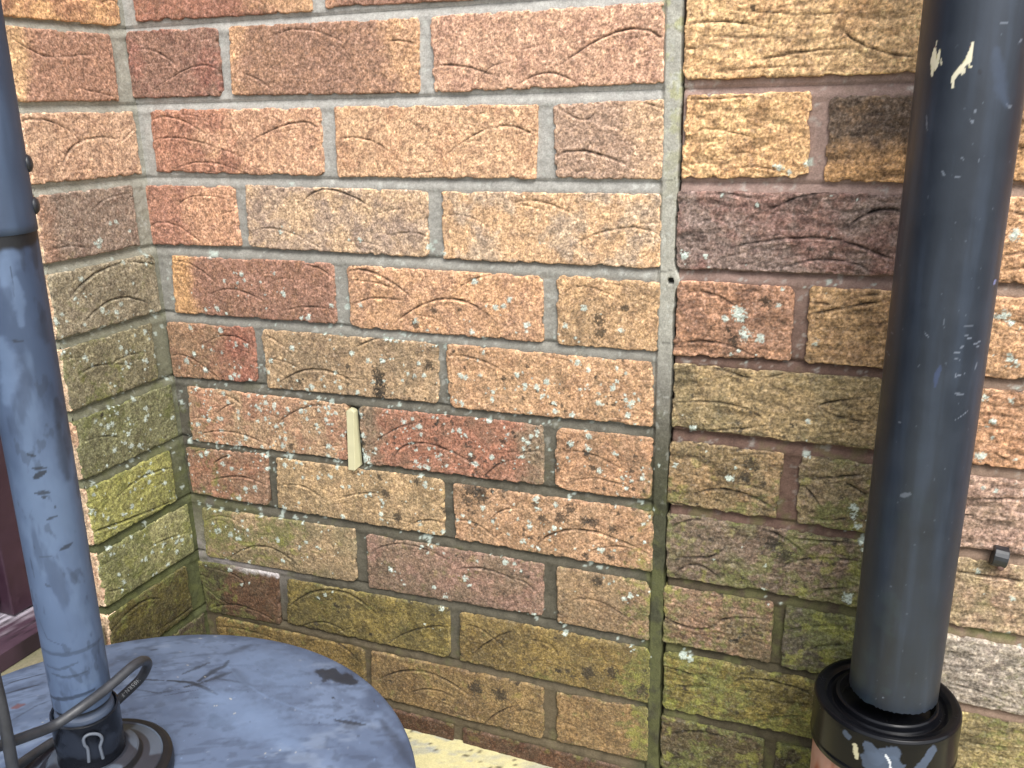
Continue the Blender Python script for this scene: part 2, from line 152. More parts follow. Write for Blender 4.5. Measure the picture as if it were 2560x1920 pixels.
UCLIP=[(0.2669,-0.4055,-0.5156),(0.2673,-0.4049,-0.5054),(0.2666,-0.4059,-0.5015),(0.2666,-0.4060,-0.4966),(0.2680,-0.4041,-0.4943),(0.2704,-0.4010,-0.4947),(0.2725,-0.3983,-0.4968),(0.2734,-0.3972,-0.5005),(0.2728,-0.3980,-0.5039),(0.2721,-0.3988,-0.5065),(0.2722,-0.3987,-0.5110),(0.2724,-0.3985,-0.5165)]
# ------------------------------------------------------------------ numpy noise
def hash2(ix, iy, seed):
    h = (ix.astype(np.int64) * 374761393 + iy.astype(np.int64) * 668265263 + seed * 974634777) & 0xffffffff
    h = ((h ^ (h >> 13)) * 1274126177) & 0xffffffff
    return ((h ^ (h >> 16)) & 0xffff) / 65535.0
def vn(x, y, seed=0):
    ix = np.floor(x); iy = np.floor(y); fx = x - ix; fy = y - iy
    fx = fx * fx * (3 - 2 * fx); fy = fy * fy * (3 - 2 * fy)
    a = hash2(ix, iy, seed); b = hash2(ix + 1, iy, seed); c = hash2(ix, iy + 1, seed); d = hash2(ix + 1, iy + 1, seed)
    return (a * (1 - fx) + b * fx) * (1 - fy) + (c * (1 - fx) + d * fx) * fy
def fbm(x, y, size, seed=0, oct=4):
    t = 0; amp = 1; tot = 0
    for o in range(oct):
        an = .7 + 1.9 * o + seed * .37; ca, sa = math.cos(an), math.sin(an)
        t = t + amp * vn((x * ca - y * sa) / size + o * 17.3, (x * sa + y * ca) / size - o * 9.1, seed + o); tot += amp; amp *= .55; size *= .5
    return t / tot
def sm(a, b, x): t = np.clip((x - a) / (b - a), 0, 1); return t * t * (3 - 2 * t)
KALB = .72
def S(r, g, b, k=None):
    c = np.array([r, g, b]) / 255.0
    l = np.where(c <= .04045, c / 12.92, ((c + .055) / 1.055) ** 2.4)
    return l * (KALB if k is None else k)
def mix(a, b, t): t = np.asarray(t)[..., None]; return a * (1 - t) + b * t
def segdist(px, py, P):
    """distance, signed side and position along a polyline"""
    best = np.full(px.shape, 1e9); side = np.zeros(px.shape); tt = np.zeros(px.shape); n = len(P) - 1
    for i in range(n):
        (x0, y0), (x1, y1) = P[i], P[i + 1]
        dx, dy = x1 - x0, y1 - y0; L = dx * dx + dy * dy + 1e-9
        t = np.clip(((px - x0) * dx + (py - y0) * dy) / L, 0, 1)
        ex = px - x0 - t * dx; ey = py - y0 - t * dy; d = np.hypot(ex, ey)
        m = d < best; best = np.where(m, d, best); side = np.where(m, np.sign(dx * ey - dy * ex), side); tt = np.where(m, (i + t) / n, tt)
    return best, side, tt

# ------------------------------------------------------------------ mesh helpers
C = sc.collection
def link(o, parent=None):
    C.objects.link(o)
    if parent is not None: o.parent = parent
    return o
def mesh_np(name, V, Q, mats, col=None, parent=None, smooth=True, T=None):
    """V (n,3), Q (m,4) quads; col (n,3) linear"""
    me = bpy.data.meshes.new(name); V = np.asarray(V, np.float32); Q = np.asarray(Q, np.int32)
    me.vertices.add(len(V)); me.vertices.foreach_set('co', V.ravel())
    me.loops.add(Q.size); me.loops.foreach_set('vertex_index', Q.ravel())
    me.polygons.add(len(Q)); me.polygons.foreach_set('loop_start', np.arange(0, Q.size, 4, dtype=np.int32))
    me.polygons.foreach_set('loop_total', np.full(len(Q), 4, np.int32))
    me.update(calc_edges=True); me.validate()
    me.polygons.foreach_set('use_smooth', np.full(len(me.polygons), smooth))
    if col is not None:
        a = me.color_attributes.new('Col', 'FLOAT_COLOR', 'POINT')
        a.data.foreach_set('color', np.c_[col, np.ones(len(col))].astype(np.float32).ravel())
    for m in (mats if isinstance(mats, (list, tuple)) else [mats]): me.materials.append(m)
    return link(bpy.data.objects.new(name, me), parent)
def gridq(nr, nc, base=0, wrap=False):
    r = np.arange(nr - 1)[:, None]; c = np.arange(nc if wrap else nc - 1)[None]
    c2 = (c + 1) % nc
    a = r * nc + c; b = r * nc + c2; d = (r + 1) * nc + c; e = (r + 1) * nc + c2
    return (np.stack([a, b, e, d], -1).reshape(-1, 4) + base)
def bm_obj(name, bm, mat, parent=None, smooth=True, bevel=None):
    me = bpy.data.meshes.new(name); bm.normal_update(); bm.to_mesh(me); bm.free()
    for p in me.polygons: p.use_smooth = smooth
    me.materials.append(mat); o = link(bpy.data.objects.new(name, me), parent)
    if bevel:
        b = o.modifiers.new('bevel', 'BEVEL'); b.width = bevel; b.segments = 3; b.limit_method = 'ANGLE'; b.angle_limit = math.radians(40)
    return o
def bm_box(bm, lo, hi):
    vs = [bm.verts.new((x, y, z)) for z in (lo[2], hi[2]) for y in (lo[1], hi[1]) for x in (lo[0], hi[0])]
    for f in ((0, 2, 3, 1), (4, 5, 7, 6), (0, 1, 5, 4), (2, 6, 7, 3), (0, 4, 6, 2), (1, 3, 7, 5)): bm.faces.new([vs[i] for i in f])
def tag(o, label=None, cat=None, group=None, kind=None):
    if label: o['label'] = label
    if cat: o['category'] = cat
    if group: o['group'] = group
    if kind: o['kind'] = kind
    return o
def empty(name, loc=(0, 0, 0)):
    # parts keep world coordinates: the empty stands at the thing's base, children carry the inverse offset
    o = bpy.data.objects.new(name, None); o.empty_display_size = .05; C.objects.link(o); o.location = loc
    return o
def adopt(root):
    for o in list(C.objects):
        if o.parent is root: o.matrix_parent_inverse = Matrix.Translation(root.location).inverted()

def catmull(P, n=10):
    P = [Vector(p) for p in P]; out = []
    for i in range(len(P) - 1):
        p0 = P[max(i - 1, 0)]; p1 = P[i]; p2 = P[i + 1]; p3 = P[min(i + 2, len(P) - 1)]
        for k in range(n):
            t = k / n
            out.append(.5 * ((2 * p1) + (p2 - p0) * t + (2 * p0 - 5 * p1 + 4 * p2 - p3) * t * t + (3 * p1 - p0 - 3 * p2 + p3) * t ** 3))
    out.append(P[-1]); return out
def tube(name, P, r, mat, parent=None, ns=20, col=None):
    P = catmull(P); V = []; up = Vector((.3, .2, 1)).normalized()
    for i, p in enumerate(P):
        d = (P[min(i + 1, len(P) - 1)] - P[max(i - 1, 0)]).normalized()
        a = d.cross(up).normalized(); up = a.cross(d).normalized()
        for k in range(ns):
            t = 2 * math.pi * k / ns; V.append(p + (a * math.cos(t) + up * math.sin(t)) * r)
    V = np.array([tuple(v) for v in V]); Q = gridq(len(P), ns, 0, True)
    c = None
    if col is not None: c = np.tile(np.array(col), (len(V), 1))
    return mesh_np(name, V, Q, mat, c, parent)

# ------------------------------------------------------------------ materials
def rough_mat(name, grain=900, rough=.93, bump=.35, lo=.62, hi=1.38, fleck=True, dist=.0009):
    """masonry: stored colour x sand grain, with pits"""
    m = bpy.data.materials.new(name); m.use_nodes = True; n = m.node_tree.nodes; l = m.node_tree.links
    b = n['Principled BSDF']; b.inputs['Roughness'].default_value = rough; b.inputs['Specular IOR Level'].default_value = .25
    at = n.new('ShaderNodeAttribute'); at.attribute_name = 'Col'
    tc = n.new('ShaderNodeTexCoord')
    n1 = n.new('ShaderNodeTexNoise'); n1.inputs['Scale'].default_value = grain; n1.inputs['Detail'].default_value = 4; n1.inputs['Roughness'].default_value = .65
    n2 = n.new('ShaderNodeTexNoise'); n2.inputs['Scale'].default_value = grain * .3; n2.inputs['Detail'].default_value = 4; n2.inputs['Roughness'].default_value = .7
    v1 = n.new('ShaderNodeTexVoronoi'); v1.inputs['Scale'].default_value = grain * .45
    for t in (n1, n2, v1): l.new(tc.outputs['Object'], t.inputs['Vector'])
    mr = n.new('ShaderNodeMapRange'); mr.inputs['From Min'].default_value = .3; mr.inputs['From Max'].default_value = .7
    mr.inputs['To Min'].default_value = lo; mr.inputs['To Max'].default_value = hi; l.new(n1.outputs['Fac'], mr.inputs['Value'])
    mr2 = n.new('ShaderNodeMapRange'); mr2.inputs['From Min'].default_value = .3; mr2.inputs['From Max'].default_value = .7
    mr2.inputs['To Min'].default_value = (1 + lo) / 2; mr2.inputs['To Max'].default_value = (1 + hi) / 2; l.new(n2.outputs['Fac'], mr2.inputs['Value'])
    mu = n.new('ShaderNodeMath'); mu.operation = 'MULTIPLY'; l.new(mr.outputs[0], mu.inputs[0]); l.new(mr2.outputs[0], mu.inputs[1])
    vm = n.new('ShaderNodeVectorMath'); vm.operation = 'SCALE'; l.new(at.outputs['Color'], vm.inputs[0]); l.new(mu.outputs[0], vm.inputs['Scale'])
    out = vm.outputs[0]
    if fleck:      # scattered dark iron grains
        n3 = n.new('ShaderNodeTexNoise'); n3.inputs['Scale'].default_value = grain * .55; n3.inputs['Detail'].default_value = 2; l.new(tc.outputs['Object'], n3.inputs['Vector'])
        cr = n.new('ShaderNodeMapRange'); cr.inputs['From Min'].default_value = .60; cr.inputs['From Max'].default_value = .70; cr.inputs['To Max'].default_value = .5
        l.new(n3.outputs['Fac'], cr.inputs['Value'])
        mx = n.new('ShaderNodeMix'); mx.data_type = 'RGBA'; l.new(cr.outputs[0], mx.inputs['Factor']); l.new(out, mx.inputs['A']); mx.inputs['B'].default_value = (.07, .045, .035, 1)
        out = mx.outputs['Result']
        n4 = n.new('ShaderNodeTexNoise'); n4.inputs['Scale'].default_value = grain * .8; n4.inputs['Detail'].default_value = 2
        of = n.new('ShaderNodeVectorMath'); of.operation = 'ADD'; of.inputs[1].default_value = (3.1, 7.7, 5.3); l.new(tc.outputs['Object'], of.inputs[0]); l.new(of.outputs[0], n4.inputs['Vector'])
        c4 = n.new('ShaderNodeMapRange'); c4.inputs['From Min'].default_value = .58; c4.inputs['From Max'].default_value = .68; c4.inputs['To Max'].default_value = .42
        l.new(n4.outputs['Fac'], c4.inputs['Value'])
        pale = n.new('ShaderNodeVectorMath'); pale.operation = 'MULTIPLY_ADD'; l.new(at.outputs['Color'], pale.inputs[0]); pale.inputs[1].default_value = (1.15, 1.2, 1.3); pale.inputs[2].default_value = (.09, .085, .075)
        m4 = n.new('ShaderNodeMix'); m4.data_type = 'RGBA'; l.new(c4.outputs[0], m4.inputs['Factor']); l.new(out, m4.inputs['A']); l.new(pale.outputs[0], m4.inputs['B'])
        out = m4.outputs['Result']
    l.new(out, b.inputs['Base Color'])
    ad = n.new('ShaderNodeMath'); ad.operation = 'ADD'; l.new(n1.outputs['Fac'], ad.inputs[0]); l.new(n2.outputs['Fac'], ad.inputs[1])
    ad2 = n.new('ShaderNodeMath'); ad2.operation = 'ADD'; l.new(ad.outputs[0], ad2.inputs[0]); l.new(v1.outputs['Distance'], ad2.inputs[1])
    bp = n.new('ShaderNodeBump'); bp.inputs['Strength'].default_value = bump; bp.inputs['Distance'].default_value = dist
    l.new(ad2.outputs[0], bp.inputs['Height']); l.new(bp.outputs[0], b.inputs['Normal'])
    return m
def paint_mat(name, rough=.45, rvar=.12, scale=60, bump=.03, vcol=True, color=(.02, .02, .02), coat=0, spec=.5, vary=.15):
    m = bpy.data.materials.new(name); m.use_nodes = True; n = m.node_tree.nodes; l = m.node_tree.links
    b = n['Principled BSDF']; b.inputs['Specular IOR Level'].default_value = spec; b.inputs['Coat Weight'].default_value = coat; b.inputs['Coat Roughness'].default_value = .08
    tc = n.new('ShaderNodeTexCoord')
    n1 = n.new('ShaderNodeTexNoise'); n1.inputs['Scale'].default_value = scale; n1.inputs['Detail'].default_value = 6; n1.inputs['Roughness'].default_value = .65
    n2 = n.new('ShaderNodeTexNoise'); n2.inputs['Scale'].default_value = scale * 12; n2.inputs['Detail'].default_value = 3
    for t in (n1, n2): l.new(tc.outputs['Object'], t.inputs['Vector'])
    if vcol:
        at = n.new('ShaderNodeAttribute'); at.attribute_name = 'Col'; src = at.outputs['Color']
    else:
        rg = n.new('ShaderNodeRGB'); rg.outputs[0].default_value = (*color, 1); src = rg.outputs[0]
    mr = n.new('ShaderNodeMapRange'); mr.inputs['From Min'].default_value = .3; mr.inputs['From Max'].default_value = .7
    mr.inputs['To Min'].default_value = 1 - vary; mr.inputs['To Max'].default_value = 1 + vary; l.new(n1.outputs['Fac'], mr.inputs['Value'])
    vm = n.new('ShaderNodeVectorMath'); vm.operation = 'SCALE'; l.new(src, vm.inputs[0]); l.new(mr.outputs[0], vm.inputs['Scale'])
    l.new(vm.outputs[0], b.inputs['Base Color'])
    rr = n.new('ShaderNodeMapRange'); rr.inputs['From Min'].default_value = .3; rr.inputs['From Max'].default_value = .7
    rr.inputs['To Min'].default_value = rough - rvar; rr.inputs['To Max'].default_value = rough + rvar
    l.new(n1.outputs['Fac'], rr.inputs['Value']); l.new(rr.outputs[0], b.inputs['Roughness'])
    bp = n.new('ShaderNodeBump'); bp.inputs['Strength'].default_value = bump; bp.inputs['Distance'].default_value = .001
    l.new(n2.outputs['Fac'], bp.inputs['Height']); l.new(bp.outputs[0], b.inputs['Normal'])
    return m
M_BRICK = rough_mat('drag_faced_brick', 600, lo=.48, hi=1.56, bump=.5)
M_BRICKR = rough_mat('weathered_brick', 480, bump=.65, lo=.45, hi=1.6)
M_MORTAR = rough_mat('mortar', 800, lo=.8, hi=1.2, bump=.3, fleck=False)
M_PAVE = rough_mat('sandstone', 500, lo=.85, hi=1.15, bump=.25, fleck=False)
M_PLASTIC = paint_mat('black_pipe_plastic', rough=.42, rvar=.07, scale=45, bump=.04, spec=.5, vary=.12)
M_RUBBER = paint_mat('glossy_black_rubber', rough=.22, rvar=.06, scale=60, bump=.02, spec=.2, vary=.1)
M_CLAY = paint_mat('terracotta', rough=.6, scale=50, vary=.15)
M_POLE = paint_mat('powder_coated_steel', rough=.55, rvar=.1, scale=40, bump=.03, vary=.07)
M_DISC = paint_mat('weathered_base_coating', rough=.62, rvar=.12, scale=35, bump=.05, vary=.07)
M_BLACK = paint_mat('black_plastic', rough=.4, rvar=.1, vcol=False, color=(.013, .015, .019), scale=90)
M_CABLE = paint_mat('black_rubber_cable', rough=.5, rvar=.1, vcol=False, color=(.022, .024, .029), scale=150, vary=.3)
M_CREAM = paint_mat('cream_plastic', rough=.5, rvar=.1, vcol=False, color=tuple(S(202, 197, 160)), scale=80, vary=.05)
M_PLUM = paint_mat('plum_paint', rough=.45, rvar=.1, vcol=True, scale=60, vary=.15)
M_CLIP = paint_mat('grey_metal_clip', rough=.5, rvar=.1, vcol=False, color=(.075, .088, .11), scale=90)
M_PRINT = paint_mat('white_print', rough=.6, vcol=False, color=(.2, .21, .22), scale=90)
M_HOLE = paint_mat('dark_hole', rough=.9, vcol=False, color=(.01, .01, .01))

# ------------------------------------------------------------------ brick colours  (c1, c2, mode)
BC = {
 'M0a': ((150,97,80),(205,160,115),'rend'), 'M0b': ((150,108,90),(190,140,105),'mot'), 'M0c': ((185,140,110),(200,155,115),'mot'),
 'M1h': ((138,102,88),(150,90,80),'mot'), 'M1s1': ((150,112,92),(208,160,115),'ends'), 'M1s2': ((202,158,128),(190,144,118),'mot'),
 'M2s1': ((206,158,122),(172,116,92),'ldark'), 'M2s2': ((208,165,124),(200,150,110),'mot'), 'M2h': ((172,142,120),(208,170,130),'rend'),
 'M3h': ((200,148,112),(166,112,92),'ldark'), 'M3s1': ((200,168,130),(160,142,128),'mot'), 'M3s2': ((206,165,120),(178,162,140),'mot'),
 'M4s1': ((152,108,90),(212,160,98),'lend'), 'M4s2': ((208,158,112),(196,150,115),'mot'), 'M4h': ((200,160,112),(160,132,95),'mot'),
 'M5h': ((160,122,90),(166,98,80),'rend2'), 'M5s1': ((192,160,118),(150,130,100),'mot'), 'M5s2': ((208,162,116),(185,140,100),'mot'),
 'M6s1': ((192,156,116),(196,136,105),'mot'), 'M6s2': ((164,104,80),(136,120,96),'ends'), 'M6h': ((195,146,105),(165,125,90),'mot'),
 'M7h': ((150,116,90),(172,112,82),'mot'), 'M7s1': ((192,160,112),(150,128,88),'mot'), 'M7s2': ((196,152,112),(170,130,90),'mot'),
 'M8s1': ((178,152,110),(140,132,92),'mot'), 'M8s2': ((150,116,102),(126,108,86),'mot'), 'M8h': ((158,130,92),(130,108,80),'mot'),
 'M9h': ((124,88,60),(92,84,44),'lend2'), 'M9s1': ((164,142,66),(118,106,54),'mot'), 'M9s2': ((166,138,70),(130,108,60),'mot'),
 'M10s1': ((164,134,66),(115,96,46),'mot'), 'M10s2': ((172,142,82),(136,110,66),'mot'), 'M10h': ((172,138,82),(130,104,62),'mot'),
 'M11a': ((112,76,52),(140,100,58),'mot'), 'M11b': ((105,72,48),(150,105,60),'lend'), 'M11c': ((110,74,52),(128,90,58),'mot'),
 'R0': ((224,180,124),(206,158,104),'mot'), 'R0x': ((206,160,120),(196,146,108),'mot'), 'R1a': ((224,178,120),(204,154,100),'mot'),
 'R1b': ((200,150,94),(96,80,68),'ldark'), 'R2': ((134,112,102),(144,104,92),'mot'), 'R2x': ((214,164,118),(200,150,104),'mot'),
 'R3a': ((182,132,98),(152,112,88),'mot'), 'R3b': ((176,138,92),(208,158,112),'rend'), 'R4': ((172,144,98),(136,120,82),'mot'), 'R4x': ((212,160,118),(196,142,100),'mot'),
 'R5a': ((158,126,84),(128,110,74),'mot'), 'R5b': ((130,112,78),(186,150,130),'rend'), 'R6': ((126,104,86),(112,108,66),'mot'), 'R6x': ((180,156,116),(186,150,122),'mot'),
 'R7a': ((150,116,90),(122,108,72),'mot'), 'R7b': ((84,76,58),(182,168,152),'rend'), 'R8': ((150,134,56),(98,88,46),'mot'), 'R8x': ((160,142,88),(134,120,78),'mot'),
 'R9a': ((112,94,62),(88,80,46),'mot'), 'R9b': ((72,64,44),(120,104,70),'rend'), 'R10': ((96,80,52),(70,62,40),'mot'),
 'L0': ((206,158,106),(170,120,88),'mot'), 'L1': ((164,122,98),(212,170,120),'lend'), 'L2': ((196,158,126),(180,140,110),'mot'), 'L3': ((138,118,102),(160,124,100),'lend'),
 'L4': ((150,138,112),(124,114,90),'mot'), 'L5': ((134,126,94),(112,104,76),'mot'), 'L6': ((124,124,84),(104,102,66),'mot'), 'L7': ((158,156,74),(128,128,64),'mot'),
 'L8': ((154,150,96),(118,122,70),'mot'), 'L9': ((108,98,38),(78,70,34),'mot'), 'L10': ((98,84,64),(84,82,50),'mot')}
POOL = [((206,160,120),(190,140,105)), ((150,108,90),(190,140,105)), ((200,165,125),(160,140,120)), ((172,120,95),(205,155,115)), ((140,98,82),(170,110,85))]

rng = np.random.RandomState(5); random.seed(5)
# lichen discs, dark spots:  wall -> list of (s, z, r)
def scatter(dens, s0, s1, z0, z1, n, rmin, rmax, seed, clump=.5):
    r = np.random.RandomState(seed); out = []
    while len(out) < n:
        s, z = r.uniform(s0, s1), r.uniform(z0, z1)
        if r.rand() < dens(s, z):
            k = 1 + (r.rand() < clump) * r.randint(1, 5)
            for _ in range(k): out.append((s + r.normal(0, 7) * (k > 1), z + r.normal(0, 5) * (k > 1), rmin + (rmax - rmin) * r.rand() ** 2.2))
    return out
bell = lambda x, c, w: math.exp(-((x - c) / w) ** 2)
LICH = {
 'M': scatter(lambda s, z: min(1, bell(z, -430, 130) * (1.0 - .35 * s / 560)) , 5, 566, -640, -130, 1150, .45, 2.6, 1),
 'L': scatter(lambda s, z: bell(z, -450, 190) * .9, -142, -5, -600, -150, 300, .45, 2.7, 2),
 'R': scatter(lambda s, z: bell(z, -330, 170) * (.35 if s < 760 else .9), 582, 1000, -640, -120, 330, .45, 3.0, 3),
 'V': scatter(lambda s, z: .4, -100, 0, -600, -200, 10, .8, 2, 9)}
LICH['M'] += [(74,-232,4),(80,-232,3),(246,-440,4),(250,-445,5),(255,-452,3)]
LICH['R'] += [(636,-262,5),(642,-280,4),(655,-282,3),(600,-610,3.5),(606,-611,3),(745,-515,4)]
DK = {'M': scatter(lambda s, z: bell(z, -420, 110) * bell(s, 430, 170), 100, 566, -600, -200, 430, .35, 1.9, 4) +
           scatter(lambda s, z: 1, 130, 566, -740, -610, 60, .6, 2.6, 5), 'L': scatter(lambda s, z: 1, -140, 0, -600, -300, 12, .5, 1.5, 6),
      'R': scatter(lambda s, z: bell(z, -450, 200), 582, 780, -700, -200, 170, .5, 2.2, 7), 'V': []}
DK['M'] += [d for d in DARKS if d[0] < 570]; DK['R'] += [d for d in DARKS if d[0] >= 570]
DK['L'] += [(-109, -389, 2), (-107, -388, 2)]

def moss_field(wall, s, z):
    if wall == 'L': return .08 + .34 * sm(-120, -480, z)
    if wall == 'M':
        return (.10 * sm(-150, -400, z) + .28 * sm(110, 0, s) * sm(-280, -480, z) + .40 * np.exp(-((z + 560) / 45.) ** 2) * (sm(260, 60, s) * .9 + .35)
                + .45 * sm(520, 565, s) * sm(-380, -520, z) + .12 * sm(-600, -640, z))
    if wall == 'R': return .06 + .42 * sm(-260, -540, z) + .4 * sm(660, 760, s) * sm(-330, -520, z) * (s < 800) - .25 * sm(800, 830, s) * sm(-640, -560, z)
    return .1 + 0 * s
def spots(col, s, z, lst, color, seed, amt, h=None, dh=0):
    n = vn(s / 1.1, z / 1.1, seed) * .8 + vn(s / 3., z / 3., seed + 1) * .5
    x0, x1, z0, z1 = s.min() - 8, s.max() + 8, z.min() - 8, z.max() + 8
    for (a, b, r) in lst:
        if a < x0 or a > x1 or b < z0 or b > z1: continue
        e = np.hypot(s - a, z - b) / (r * 1.15) + (n - .65) * 1.5
        k = sm(1.15, .75, e) * amt
        if k.max() > 0:
            col[:] = mix(col, color, k)
            if h is not None: h += dh * k
def shade_brick(wall, key, s, z, u, v, seed):
    """colour and relief (mm) of a brick face"""
    c1, c2, mode = BC.get(key) or (*POOL[seed % len(POOL)], 'mot')
    a, b = S(*c1), S(*c2)
    if wall == 'M' and c1[2] > 72: mean = S(192, 144, 106); a, b = a * .84 + mean * .16, b * .84 + mean * .16
    if wall == 'L': a, b = a * 1.14, b * 1.14
    wx, wz = (vn(s / 7, z / 7, 301) - .5) * 9, (vn(s / 7, z / 7, 302) - .5) * 9
    nb = fbm(s + wx, z + wz, 30., seed * 7 + 1, 5); nm = fbm(s, z, 8., seed * 7 + 11, 3); nf = vn(s / 1.5, z / 1.3, seed * 7 + 21); ng = vn(s / .9, z / .9, seed + 31)
    e = {'mot': sm(.42, .62, nb), 'ends': np.maximum(sm(.16, .03, u + (nb - .5) * .25), sm(.84, .97, u + (nb - .5) * .25)) * .9 + .15 * sm(.5, .6, nb),
         'lend': sm(.2, .04, u + (nb - .5) * .3), 'lend2': sm(.45, .15, u + (nb - .5) * .5), 'rend': sm(.55, .95, u + (nb - .5) * .5), 'rend2': sm(.4, .75, u + (nb - .5) * .5),
         'ldark': sm(.6, .25, u + (nb - .5) * .9)}[mode]
    if key == 'R1b': e = sm(.85, .35, v + (nb - .5) * .5) * sm(.75, .45, u)      # v=0 top: dark burnt top
    if key == 'R5b' or key == 'R7b' or key == 'R3b': e = sm(.42, .55, u)
    col = mix(np.broadcast_to(a, s.shape + (3,)), b, np.clip(e * (.7 if mode == 'mot' else 1.0) + (nm - .5) * .7, 0, 1) * .95)
    rough = 1.35 if wall == 'R' else 1.0
    # burnt cloudy patches, pale sand patches
    col = mix(col, col * np.array([.62, .58, .60]), sm(.52, .70, nm) * .55)
    col = mix(col, np.minimum(col * np.array([1.35, 1.33, 1.22]), .75), sm(.55, .72, fbm(s, z, 5., seed * 7 + 41, 3)) * .55)
    sp = fbm(s, z, 2.5, seed * 7 + 61, 3)      # sand speckle
    col = mix(col, col * .42 + .02, sm(.55, .68, sp) * .5); col = mix(col, np.minimum(col * 1.4 + .045, .78), sm(.45, .32, sp) * .5)
    col = col * (.66 + .68 * nf[..., None]) * (.78 + .44 * ng[..., None])
    col = mix(col, (col @ np.array([.3, .55, .15]))[..., None] * np.array([1.06, 1., .93]), np.full(s.shape, .15))
    dk = 1.06 - .16 * sm(-200, -330, z) - .31 * sm(-540, -650, z) * (1 - .8 * sm(800, 830, s) * (wall == 'R'))  # upper courses lightened, lower darkened: shade put into brick colour along with grime
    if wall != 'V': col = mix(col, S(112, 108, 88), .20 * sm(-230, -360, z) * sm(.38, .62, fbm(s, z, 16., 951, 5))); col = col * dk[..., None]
    h = (nb - .5) * 1.3 * rough + (nm - .5) * .8 * rough + (nf - .5) * .35 * rough
    if wall == 'R': 
        st = fbm(s / 4.2, z, 5., seed + 71, 3); h += (st - .5) * 2.0; col = col * (1 - .45 * sm(.42, .28, st))[..., None]
    return col, h
GREEN1, GREEN2, LIC, BLK = S(104, 108, 62), S(140, 140, 70), S(192, 204, 194), S(52, 48, 42)
